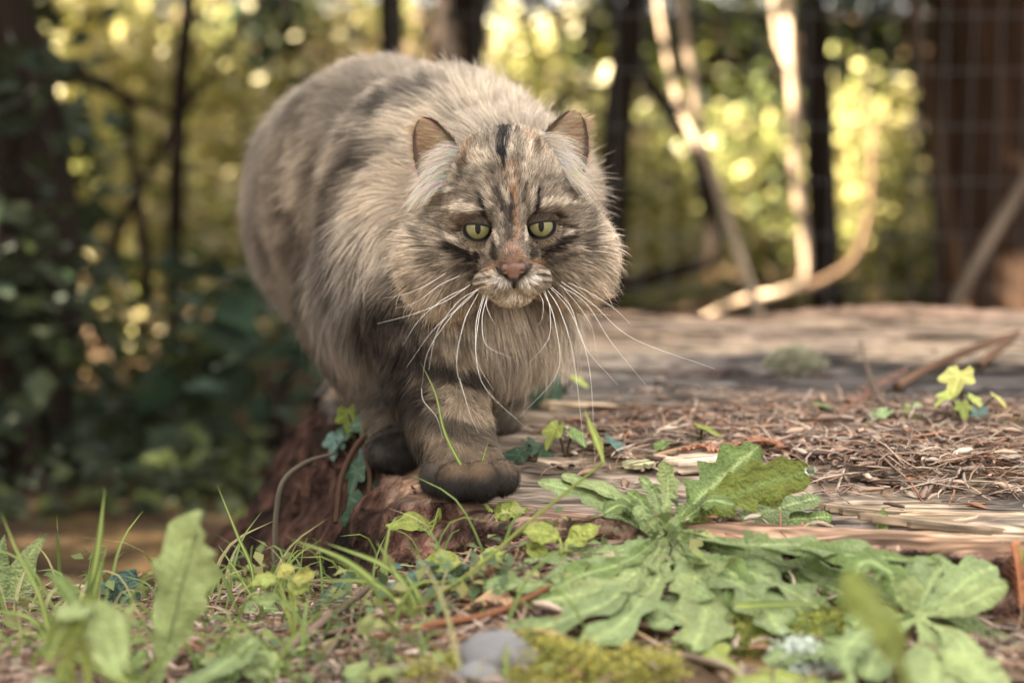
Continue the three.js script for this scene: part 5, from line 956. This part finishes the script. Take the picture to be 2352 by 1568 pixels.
// small dark blue green creeper
{
  const R = rng(55), ls = [];
  for (let i = 0; i < 26; i++) { const x = 1000 + (R() + R() - 1) * 150, y = 1345 + (R() - 0.5) * 110, a = R() * 6.28, l = 24 + 16 * R(); ls.push({ pts: [[x, y, -.01 + .02 * R()], [x + Math.cos(a) * l * .5, y + Math.sin(a) * l * .3 - 3, 0], [x + Math.cos(a) * l, y + Math.sin(a) * l * .5, 0]].map(([p, q, e]) => [p, q, (1300 - q) * 0.0003 + e * .4]), w: .0038, prof: 'ovate', c: R() < .7 ? 'teal' : 'ivy', rib: 'teal', free: 1, nt: 10, ns: 2, ribTube: 0 }); }
  plant('creeper', 'small dark blue green creeper with tiny leaves left of the large rosette', 'plant', [1000, 1360], ls);
}
// ---- grass
const blade = (name, label, pts, w, o = {}) => plant(name, label, 'grass', pts[0], [{ pts: pts.slice(1), w, prof: 'blade', c: 'grass', rib: 'lime', up: V3(.5, .2, 1), fold: .5, cup: 0, ripple: .02, nt: 30, ns: 2, ribTube: 0, ...o }], { mat: grassMat, part: 'leaf_blade' });
blade('grass_tuft', 'long grass blade crossing the front leg of the cat', [[1132, 1200], [1105, 1150, .0], [1060, 1070, -.005], [1020, 990, -.01], [1000, 905, -.012], [965, 830, -.015]], .0014);
blade('grass_tuft', 'short grass blade in front of the paw of the cat', [[1125, 1192], [1104, 1130, 0], [1106, 1070, 0], [1122, 1010, 0]], .0016);
{
  const h = hit(905, 1420), t = thing('grass_tuft', 'long thin grass stalk with a folded leaf at its tip, slanting across the seedlings', 'grass', h), q = [h, P(1060, 1330, h.d - .01), P(1220, 1195, h.d - .01), P(1385, 1062, h.d - .005)];
  part('stem', shift(tube(q, [.0011, .001, .0009, .0008], 30, 6, { color: LEAF.lime, color2: LEAF.olive }), h), grassMat, t);
  part('leaf_blade', shift(leafGeo([P(1385, 1062, h.d - .005), P(1368, 1010, h.d), P(1342, 940, h.d + .005)], { w: .0034, prof: 'lance', c: 'olive', rib: 'lime', up: V3(.7, .2, .7), fold: .6, nt: 20, ns: 3, ribTube: 0 }), h), grassMat, t);
}
const tufts = [
  ['grass tuft with long arching blades at the left of the creeper', [960, 1430], [[[940, 1380], [900, 1300], [862, 1240]], [[930, 1400], [860, 1340], [720, 1335]], [[920, 1390], [800, 1290], [660, 1235]], [[960, 1400], [985, 1440], [972, 1485]], [[950, 1380], [900, 1310], [745, 1245]], [[970, 1400], [940, 1330], [922, 1310]]], .0019],
  ['upright grass blades in front of the dark ground left of the tall rounded leaf', [195, 1480], [[[200, 1400], [225, 1250], [240, 1122]], [[205, 1420], [225, 1320], [246, 1250]], [[190, 1450], [215, 1340], [235, 1290]]], .0028],
  ['thin grass blades leaning right of the tall rounded leaf', [580, 1420], [[[578, 1310], [545, 1230], [496, 1108]], [[590, 1400], [560, 1340], [500, 1250]], [[600, 1420], [640, 1330], [690, 1230]]], .0013],
  ['single bent grass blade before the rotten end of the log', [705, 1330], [[[712, 1290], [735, 1220], [770, 1108]]], .0022],
  ['long grass stalks slanting at the left edge of the picture', [120, 1500], [[[90, 1370], [40, 1270], [0, 1175]], [[70, 1420], [10, 1405], [-40, 1400]], [[60, 1530], [20, 1480], [-10, 1430]]], .0016],
  ['grass blades lying low among the twigs at the bottom', [640, 1530], [[[700, 1500], [800, 1490], [880, 1500]], [[600, 1500], [520, 1470], [400, 1440]], [[610, 1490], [560, 1440], [520, 1400]]], .0014],
  ['two short grass blades beside the tall rounded leaf, upper left of it', [420, 1300], [[[400, 1240], [375, 1215], [338, 1208]], [[425, 1240], [415, 1190], [404, 1140]]], .0014],
  ['thin green blade lying across the leaves of the large rosette', [1690, 1400, .79], [[[1760, 1388], [1850, 1386], [1905, 1386]]], .0018],
  ['short green blade on the large rosette, lower left', [1290, 1385], [[[1300, 1410, -.03], [1315, 1430, -.035], [1330, 1460, -.04]]], .0018],
  ['green blade at the right edge of the picture above the smaller rosette', [2370, 1330], [[[2355, 1290], [2345, 1265], [2340, 1250]]], .003],
  ['grass blades at the bottom left corner', [300, 1590, .72], [[[230, 1540], [120, 1480], [0, 1420]], [[250, 1500], [300, 1460], [380, 1490]], [[330, 1560], [360, 1520], [420, 1500]]], .0014],
];
for (const [label, foot, ls, w] of tufts) plant('grass_tuft', label, 'grass', foot, ls.map((pts) => ({ pts, w, prof: 'blade', c: 'grass', rib: 'lime', up: V3(.45, .3, 1), fold: .5, cup: 0, ripple: .02, nt: 24, ns: 2, ribTube: 0 })), { mat: grassMat, part: 'leaf_blade' });
// ---- ivy and young plants on the log
function ivyGeo(at, size, yaw, tilt, c, fold = 0.25) {
  const n = 40, pos = [0, 0, 0], col = [], idx = [], C = LEAF[c], pale = C.map((a) => a * 1.5 + 0.02); col.push(...pale);
  const lobes = [[0, 1], [1.05, 0.72], [-1.05, 0.72], [2.1, 0.5], [-2.1, 0.5]];
  for (let r = 1; r <= 4; r++) for (let i = 0; i < n; i++) {
    const a = i / n * Math.PI * 2 - Math.PI; let q = 0.46; for (const [b, l] of lobes) { let e = Math.abs(a - b); q = Math.max(q, l * Math.max(0, 1 - (e / 0.95) ** 1.3)); } if (Math.abs(a) > 2.75) q = 0.22;
    const t = r / 4 * q, x = Math.sin(a) * t, z = Math.cos(a) * t, rib = lobes.some(([b]) => Math.abs(a - b) < 0.09); pos.push(x, Math.abs(x) * fold + 0.06 * Math.sin(a * 3) * t - 0.12 * t * t, z); const k = 0.85 + 0.3 * noise(x * 6, z * 6, size * 900); col.push(...(rib && r < 4 ? pale : C.map((v) => v * k)));
  }
  for (let i = 0; i < n; i++) idx.push(0, 1 + i, 1 + (i + 1) % n);
  for (let r = 0; r < 3; r++) for (let i = 0; i < n; i++) { const a = 1 + r * n + i, b = 1 + r * n + (i + 1) % n; idx.push(a, a + n, b, b, a + n, b + n); }
  const g = geom(pos, idx, { color: col, uv: Array.from({ length: pos.length / 3 * 2 }, (_, i) => pos[Math.floor(i / 2) * 3 + (i % 2) * 2] * size) });
  return g.scale(size, size, size).rotateX(tilt).rotateY(yaw).translate(at.x, at.y, at.z);
}
const ivyMat = phys({ vertexColors: true, roughness: 0.9, transmission: 0.12, thickness: 0, bumpMap: leafBump, bumpScale: 0.001, clearcoat: 0.15, clearcoatRoughness: 0.3 });
function ivy(name, label, foot, leaves, o = {}) {
  const h = foot.length > 2 ? Object.assign(P(...foot), { d: foot[2] }) : hit(...foot), t = thing(name, label, 'plant', h);
  for (const [px, py, dd, size, yaw, tilt, c] of leaves) { const p = P(px, py, h.d + dd); part('stem', shift(tube([h.clone(), h.clone().lerp(p, 0.55).add(V3(0, size * 0.1, 0)), p], [.0012, .001, .0008], 10, 5, { color: [0.10, 0.075, 0.05] }), h), woodMat, t); part('leaf', shift(ivyGeo(p, size, yaw, tilt, c, o.fold), h), ivyMat, t); }
  return t;
}
ivy('ivy_seedling', 'young ivy with bright yellow top leaves on the log at the right', [2215, 980], [[2205, 862, 0, .022, -.6, .7, 'yellow'], [2180, 908, -.01, .014, -1.2, .5, 'lime'], [2232, 915, .01, .013, .9, .5, 'lime'], [2250, 950, 0, .016, .3, 1.1, 'teal'], [2285, 912, .01, .012, 1.2, .6, 'yellow'], [2210, 930, -.01, .012, .2, .9, 'olive']]);
ivy('ivy_seedling', 'low ivy sprig with pale green leaves left of the bright yellow ivy', [2060, 990], [[2030, 950, 0, .018, -1.2, .4, 'sage'], [2085, 945, .01, .014, .8, .5, 'lime'], [2100, 935, .02, .014, .2, .4, 'sage']]);
ivy('ivy_seedling', 'small green leaf standing on the litter in the middle of the log', [1890, 965], [[1888, 935, 0, .018, 1.4, .25, 'green']]);
ivy('ivy_seedling', 'small cupped green leaf on a thin stem behind the large rosette', [1610, 1030], [[1612, 985, 0, .016, 1.4, .3, 'olive'], [1525, 1022, -.02, .013, -1.2, .5, 'green'], [1605, 1005, .01, .009, .3, .9, 'sage']]);
ivy('ivy_seedling', 'young yellow green leaves on the log right of the paw', [1300, 1050], [[1278, 985, 0, .016, -.9, .9, 'lime'], [1315, 995, .01, .014, .9, .5, 'green'], [1405, 1020, .0, .020, 1.3, .6, 'teal']]);
ivy('ivy_seedling', 'dark green ivy leaves on the log just right of the paw', [1230, 1065], [[1195, 1045, 0, .020, -.9, .5, 'ivy'], [1238, 1040, .01, .015, .4, .6, 'ivy'], [1180, 1060, .0, .015, -1.6, .5, 'ivy'], [1215, 1020, .03, .014, .9, .7, 'ivy']]);
ivy('ivy', 'blue green ivy leaves behind the chest of the cat', [1270, 930], [[1252, 850, 0, .024, -.3, 1.1, 'teal'], [1222, 870, .02, .018, -1, .8, 'ivy'], [1268, 890, 0, .020, .5, .9, 'ivy'], [1318, 870, .0, .014, 1.2, .4, 'lime'], [1240, 905, -.01, .016, -.6, .8, 'ivy']]);
{
  const R = rng(31), ls = [[855, 965, .0, .024, -.4, 1.0, 'ivy'], [800, 990, .02, .020, -1.1, .8, 'ivy'], [862, 1050, -.02, .026, .2, 1.2, 'teal'], [800, 950, .02, .018, .4, 1, 'olive'], [905, 960, .0, .020, .9, .9, 'ivy'], [770, 1010, .02, .015, -.4, 1.2, 'teal'], [845, 1165, -.05, .030, .1, 1.3, 'ivy'], [880, 1130, -.05, .022, .8, 1.2, 'ivy'], [838, 1210, -.05, .020, -.5, 1.3, 'ivy'], [820, 1080, -.03, .018, -.7, 1.1, 'ivy'], [920, 1010, -.01, .020, .4, 1.1, 'ivy']];
  const t = ivy('ivy', 'ivy climbing over the rotten dark end of the log below the cat', [850, 1130, 1.10], ls);
  const vine = (pts, r) => part('vine', shift(tube(pts.map((a) => P(...a)), [r, r * .9, r * .7], 26, 6, { rough: .2, color: [0.14, 0.085, 0.06] }), t.position), woodMat, t);
  vine([[980, 940, 1.12], [900, 960, 1.10], [830, 1010, 1.08], [790, 1080, 1.07], [770, 1200, 1.04]], .0026); vine([[830, 1010, 1.085], [850, 1110, 1.05], [830, 1220, 1.03], [840, 1290, 1.0]], .0018); vine([[900, 1080, 1.08], [950, 1150, 1.0], [880, 1260, .98]], .0014);
}
single('stem', tube([P(632, 1330, 1.06), P(634, 1180, 1.06), P(650, 1105, 1.06), P(700, 1062, 1.07), P(770, 1040, 1.08)], [.0018, .0017, .0016, .0014, .001], 30, 6, { color: [0.26, 0.24, 0.20] }), woodMat, 'thin pale bent stalk standing left of the rotten end of the log', 'stalk');
// ---- twigs
const twig = (label, pts, r, c, dd = 0) => { const q = pts.map(([x, y, l]) => { const h = hit(x, y); h.y += r + (l ?? 0); return h; }); return single('twig', tube(q, [r, r * .95, r * .8, r * .55], 26, 7, { rough: .22, seed: pts[0][0], color: c }), woodMat, label, 'twig'); };
const TW = { grey: [0.30, 0.24, 0.20], red: [0.36, 0.17, 0.10], brown: [0.22, 0.14, 0.10], tan: [0.48, 0.34, 0.22] };
twig('long grey twig running up from the bottom edge towards the grass tuft', [[600, 1575, .004], [700, 1500, .006], [800, 1440, .01], [880, 1388, .012]], .0028, TW.grey);
twig('thin grey twig crossing under the long twig', [[620, 1510, .002], [740, 1480, .003], [850, 1455, .004], [900, 1430, .004]], .0017, TW.grey);
twig('long reddish twig lying under the large rosette', [[860, 1490, .002], [1000, 1465, .004], [1130, 1450, .006], [1262, 1395, .008]], .0024, TW.red);
twig('brown twig lying from the stones towards the right, under the rosette', [[1180, 1490, .003], [1300, 1465, .003], [1420, 1455, .004], [1570, 1490, .003]], .0026, TW.brown);
twig('short red stalk before the creeper', [[1010, 1390, .004], [1080, 1370, .007], [1140, 1355, .009]], .0018, TW.red);
twig('pale twig leaning on the log right of the front leg', [[1140, 995, .004], [1180, 962, .010], [1215, 938, .016], [1240, 922, .02]], .0026, TW.tan);
twig('long thin twig lying along the litter on the log', [[1330, 940], [1500, 950], [1700, 962], [1850, 968]], .0020, TW.brown);
twig('pale stick curving across the log behind the large rosette', [[1500, 1060, .001], [1600, 1040, .002], [1750, 1020, .002], [2000, 998, .002]], .0020, TW.tan);
twig('grey stick standing out of the litter at the right', [[2035, 960, .002], [2005, 915, .01], [1985, 870, .016], [1975, 835, .02]], .0022, TW.grey);
twig('dark rough stick lying at the far right of the log', [[2060, 910, .004], [2150, 870, .008], [2250, 835, .01], [2340, 800, .012]], .0042, TW.brown);
twig('second dark stick behind the first at the far right of the log', [[2250, 860, .004], [2290, 830, .006], [2330, 808, .008]], .004, TW.brown);
twig('grey twig at the bottom under the lobed leaves of the rosette', [[1480, 1520, .002], [1570, 1530, .003], [1680, 1560, .002]], .0020, TW.grey);
twig('thin curved root on the soil at the bottom, right of the stones', [[1400, 1440, .003], [1480, 1490, .004], [1560, 1530, .003], [1640, 1545, .003]], .0013, TW.tan);
twig('short dark twig at the bottom edge among the litter', [[700, 1590, .003], [760, 1520, .004], [790, 1470, .006]], .0017, TW.grey);
// ---- wood chips lying on the log
function chip(label, px, py, l, w, h, yaw, c) {
  const R = rng(px * 7 + py), p = hit(px, py), s = new THREE.Shape(), n = 34; for (let i = 0; i < n; i++) { const a = i / n * 6.283, r = 0.75 + 0.5 * R(); i ? s.lineTo(Math.cos(a) * l * r * .5, Math.sin(a) * w * r * .5) : s.moveTo(l * r * .5, 0); }
  const g = new THREE.ExtrudeGeometry(s, { depth: h, bevelEnabled: true, bevelSize: h * .3, bevelThickness: h * .3, bevelSegments: 1 }); g.rotateX(-Math.PI / 2).rotateZ((R() - .5) * .15).rotateY(yaw);
  p.y -= h * .2; single('wood_chip', g, std({ map: woodTex, color: rgb(...c), roughness: .9, bumpMap: woodBump, bumpScale: .002 }), label, 'wood chip', p);
}
chip('pale flake of wood lying on the log behind the large rosette', 1605, 1075, .036, .016, .006, .15, [0.95, 0.85, 0.74]);
chip('pale dry leaf-shaped flake standing on the log right of the folded grass leaf', 1475, 1065, .022, .020, .002, .4, [0.75, 0.80, 0.55]);
chip('long pale splinter of wood at the right of the large rosette', 1990, 1178, .05, .012, .0025, -.1, [0.42, 0.36, 0.29]);
chip('pale splinter on the log in front of the dark hollow', 1330, 938, .05, .010, .004, -.05, [0.9, 0.78, 0.62]);
chip('long thin pale split piece of wood at the right of the log', 2140, 1212, .07, .012, .0025, -.18, [0.42, 0.36, 0.29]);
// ---- dead fern-like conifer sprigs
function sprig(label, a, b, n, l, c, w = .0016) {
  const A = hit(...a), B = hit(...b); A.y += .004; B.y += .006; const R = rng(a[0] + b[1]), t = thing('dead_sprig', label, 'sprig', A), m = A.clone().lerp(B, .5); m.y += .005;
  const cu = new THREE.CatmullRomCurve3([A, m, B]), gs = [tube([A, m, B], [.0011, .0009, .0005], 14, 5, { color: c })];
  const up = V3(0, 1, 0);
  for (let i = 1; i < n; i++) for (const s of [-1, 1]) { const q = i / n, p = cu.getPointAt(q), T = cu.getTangentAt(q), sd = T.clone().cross(up).normalize().multiplyScalar(s), L = l * Math.sin(Math.PI * (.15 + .8 * q)) * (.8 + .4 * R()), e = p.clone().addScaledVector(sd, L * .75).addScaledVector(T, L * .65).add(V3(0, (R() - .3) * .004, 0)); const k = .75 + .5 * R(); gs.push(leafGeo([p, p.clone().lerp(e, .5).add(V3(0, .001, 0)), e], { w, prof: 'blade', c: 'straw', rib: 'straw', nt: 5, ns: 1, ribTube: 0, up })); const col = gs.at(-1).attributes.color; for (let v = 0; v < col.count; v++) col.setXYZ(v, c[0] * k, c[1] * k, c[2] * k); }
  const clean = gs.map((g) => g); part('needles', shift(mergeGeometries(clean), A), grassMat, t);
}
sprig('tan dead conifer sprig lying on the grey stones', [1150, 1512], [1290, 1490], 15, .014, [0.55, 0.32, 0.18]);
sprig('rusty dead conifer sprig on the litter behind the large rosette', [1830, 1050], [1650, 1048], 16, .014, [0.30, 0.13, 0.07]);
sprig('brown dead conifer sprig on the log beside the yellow ivy', [1900, 1000], [2090, 860], 18, .016, [0.20, 0.09, 0.055]);
sprig('rusty dead conifer sprig at the right edge beside the smaller rosette', [2345, 1420], [2320, 1330], 12, .014, [0.45, 0.20, 0.10]);
sprig('tan dead conifer sprig on the soil left of the reddish twig', [1040, 1440], [1180, 1412], 12, .012, [0.42, 0.26, 0.15]);
sprig('rust brown dead conifer sprig on the log near the pale flake', [1560, 1050], [1690, 1075], 12, .011, [0.38, 0.17, 0.10]);
// ---- stones
function stone(label, px, py, r, sy, c, sink) {
  const p = hit(px, py), g = new THREE.IcosahedronGeometry(1, 5), q = g.attributes.position, n = mergeVertices(g.deleteAttribute('normal').deleteAttribute('uv'), 1e-4), a = n.attributes.position, col = [];
  for (let i = 0; i < a.count; i++) { const x = a.getX(i), y = a.getY(i), z = a.getZ(i), k = 1 + .22 * (fbm(x * 1.3 + px, y * 1.3, z * 1.3, 3) - .5) * 2; a.setXYZ(i, x * k * r, y * k * r * sy, z * k * r * .8); const w = .8 + .4 * fbm(x * 5, y * 5, z * 5 + px, 4); col.push(c[0] * w, c[1] * w, c[2] * w); }
  n.setAttribute('color', new THREE.BufferAttribute(new Float32Array(col), 3)); n.computeVertexNormals(); p.y += r * sy * sink; single('stone', n, std({ vertexColors: true, roughness: .75 }), label, 'stone', p);
}
stone('smooth grey stone at the bottom edge, the larger upper one of two', 1150, 1530, .019, .62, [0.145, 0.138, 0.14], .35);
stone('smooth grey stone at the bottom edge, the lower one of two', 1110, 1566, .014, .6, [0.155, 0.148, 0.148], .2);
stone('tiny white pebble on the moss in front of the large rosette', 1905, 1450, .0032, .8, [0.85, 0.83, 0.8], .8);
// ---- moss cushions and lichen
function mossPatch(label, px, py, rx, rz, h, n, pal, cat = 'moss', name = 'moss', size = .0021) {
  const p = hit(px, py), R = rng(px + py), list = []; for (let i = 0; i < n; i++) { const a = R() * 6.283, r = Math.sqrt(R()); const x = p.x + Math.cos(a) * r * rx, z = p.z + Math.sin(a) * r * rz; list.push([V3(x, surfY(x, z) + h * (1 - r * r) * (.4 + .6 * noise(x * 160, 1, z * 160)), z), V3(.005, .002, .005), 42]); }
  single(name, crown(R, list, size, pal, 1.2), grassMat, label, cat, null, null, 'stuff');
}
const MOSS = [[0.34, 0.30, 0.055], [0.26, 0.25, 0.05], [0.40, 0.34, 0.09], [0.20, 0.20, 0.05]];
mossPatch('bright yellow moss cushion at the bottom edge, right of the grey stones', 1300, 1552, .055, .022, .012, 620, MOSS);
mossPatch('green moss on the soil below the large rosette', 1830, 1460, .040, .025, .008, 420, [[0.22, 0.24, 0.04], [0.30, 0.30, 0.05], [0.15, 0.17, 0.04]]);
mossPatch('small yellow green moss cushion left of the grey stones', 1010, 1562, .018, .012, .010, 140, MOSS);
mossPatch('pale grey lichen tuft at the bottom, right of the middle', 1850, 1535, .014, .010, .012, 110, [[0.62, 0.66, 0.58], [0.5, 0.55, 0.48]], 'lichen', 'lichen');
mossPatch('pale grey green lichen tuft at the far side of the litter on the log', 1830, 840, .028, .02, .014, 130, [[0.34, 0.33, 0.22], [0.26, 0.24, 0.16]], 'lichen', 'lichen');
mossPatch('dull green moss tuft on the log at the right edge', 2335, 990, .03, .03, .008, 160, [[0.20, 0.19, 0.06], [0.28, 0.25, 0.10]]);
// ---- loose litter: needles, bits of bark and straw
{
  const R = rng(404), strip = (l, w, b) => { const pos = [], idx = []; for (let i = 0; i <= 4; i++) { const t = i / 4 - .5, q = w * (1 - Math.abs(t) * 1.2); for (let j = 0; j < 3; j++) { const a = j / 3 * 6.283; pos.push(t * l, Math.sin(a) * q * .55 + b * (.25 - t * t), Math.cos(a) * q + b * .6 * Math.sin(t * 4)); } } for (let i = 0; i < 4; i++) for (let j = 0; j < 3; j++) { const a = i * 3 + j, c = i * 3 + (j + 1) % 3; idx.push(a, c, a + 3, c, c + 3, a + 3); } return geom(pos, idx); };
  const kinds = [strip(.014, .0006, .003), strip(.024, .0007, .006), strip(.010, .0014, .001), strip(.034, .0010, .004), strip(.012, .0028, .002)];
  const pal = [[0.27, 0.175, 0.125], [0.40, 0.275, 0.20], [0.20, 0.135, 0.105], [0.48, 0.37, 0.28], [0.30, 0.155, 0.095], [0.16, 0.11, 0.09], [0.40, 0.31, 0.25]];
  const sets = { log: [], soil: [] }, amount = (x, z) => {               // how thick the litter lies on the log
    const d = -z, c = fbm(x * 7, 3.3, z * 7, 3), pile = Math.exp(-(((x - .34) / .20) ** 2) - (((d - 1.05) / .12) ** 2)), strip2 = Math.exp(-(((d - 1.12) / .12) ** 2)) * smoothstep(x, -.05, .08);
    return clamp(pile * 1.3 + strip2 * .7 + (c - .52) * 1.4 * smoothstep(d, 1.6, 1.2), .015, 1);
  };
  for (let i = 0; i < 90000 && sets.log.length < 9000; i++) { const d = .8 + .95 * R(), x = -.06 + R() * 0.85, z = -d; if (sdPoly(x, z) > -.006 || Math.abs(x) > d * .36) continue; const a = amount(x, z); if (R() < a * a) sets.log.push([x, surfY(x, z) + .001 + .009 * a * R(), z]); }
  for (let i = 0; i < 90000 && sets.soil.length < 6500; i++) { const d = .68 + .42 * R() * R() + .05 * R(), x = (R() - .5) * .62, z = -d; if (sdPoly(x, z) < .004) continue; if (R() < (x > .02 ? .3 : 1) * (.25 + .9 * smoothstep(fbm(x * 16, 7.7, z * 16, 2), .4, .6))) sets.soil.push([x, surfY(x, z) + .001 + .004 * R(), z]); }
  const M = new THREE.Matrix4(), Q = new THREE.Quaternion(), Eu = new THREE.Euler();
  for (const [k, label, cat2] of [['log', 'brown fallen needles and bits of bark strewn over the log', 'needles'], ['soil', 'dry needles and straw littering the soil in front of the log', 'litter']]) {
    const t = thing(k === 'log' ? 'needle_litter' : 'ground_litter', label, cat2, V3(0, 0, 0)); t.userData.kind = 'stuff';
    kinds.forEach((g, q) => {
      const mine = sets[k].filter((_, i) => i % kinds.length === q), im = new THREE.InstancedMesh(g, std({ color: 0xffffff, roughness: .9 }), mine.length); im.name = ['needle', 'long_needle', 'bark_bit', 'straw', 'flake'][q]; im.userData.kind = 'stuff'; im.castShadow = im.receiveShadow = true;
      mine.forEach((p, i) => { const s = .6 + .8 * R(); Eu.set((R() - .5) * .5, R() * 6.283, (R() - .5) * .5); M.compose(V3(...p), Q.setFromEuler(Eu), V3(s, s, s)); im.setMatrixAt(i, M); const c = pal[Math.floor(R() * pal.length)], w = (k === 'soil' ? .5 : .62) + .5 * R(); im.setColorAt(i, rgb(c[0] * w, c[1] * w, c[2] * w)); });
      t.add(im);
    });
  }
}
// low ground plants filling the near bank, too small and many to count
{
  const R = rng(61), list = []; for (let i = 0; i < 420; i++) { const d = .70 + .5 * R(), x = -.30 + .30 * R() * (1 + R() * .6), z = -d; if (sdPoly(x, z) < .01) continue; if (fbm(x * 12, 2, z * 12, 2) < .46) continue; list.push([V3(x, surfY(x, z) + .006, z), V3(.008, .006, .008), 14]); }
  const gs = [];
  for (let i = 0; i < 270; i++) { const d = .69 + .34 * R(), x = -.29 + .40 * R() * (.4 + .6 * R()), z = -d; if (sdPoly(x, z) < .004) continue; const a = R() * 6.283, l = .018 + .05 * R() * R(), y = surfY(x, z), p = V3(x, y, z), q = p.clone().add(V3(Math.cos(a) * l * .35, l * .7, Math.sin(a) * l * .35)), e = q.clone().add(V3(Math.cos(a) * l * .5, l * (.4 - .6 * R()), Math.sin(a) * l * .5)); gs.push(leafGeo([p, q, e], { w: .0007 + .0007 * R(), prof: 'blade', c: R() < .2 ? 'straw' : R() < .5 ? 'grass' : 'olive', rib: 'grass', nt: 7, ns: 1, ribTube: 0, up: V3(R() - .5, .4, R()), seed: i })); }
  for (const g of gs) g.deleteAttribute('uv');
  single('short_grass', mergeGeometries(gs), grassMat, 'fine short grass blades scattered over the bank at the lower left', 'grass', null, null, 'stuff');
  single('ground_cover', crown(R, list, .009, [[0.11, 0.14, 0.05], [0.18, 0.20, 0.07], [0.08, 0.11, 0.05], [0.22, 0.21, 0.08]], 1.2), grassMat, 'low sparse green ground cover on the bank at the lower left', 'ground cover', null, null, 'stuff');
}

renderer.render(scene, camera);
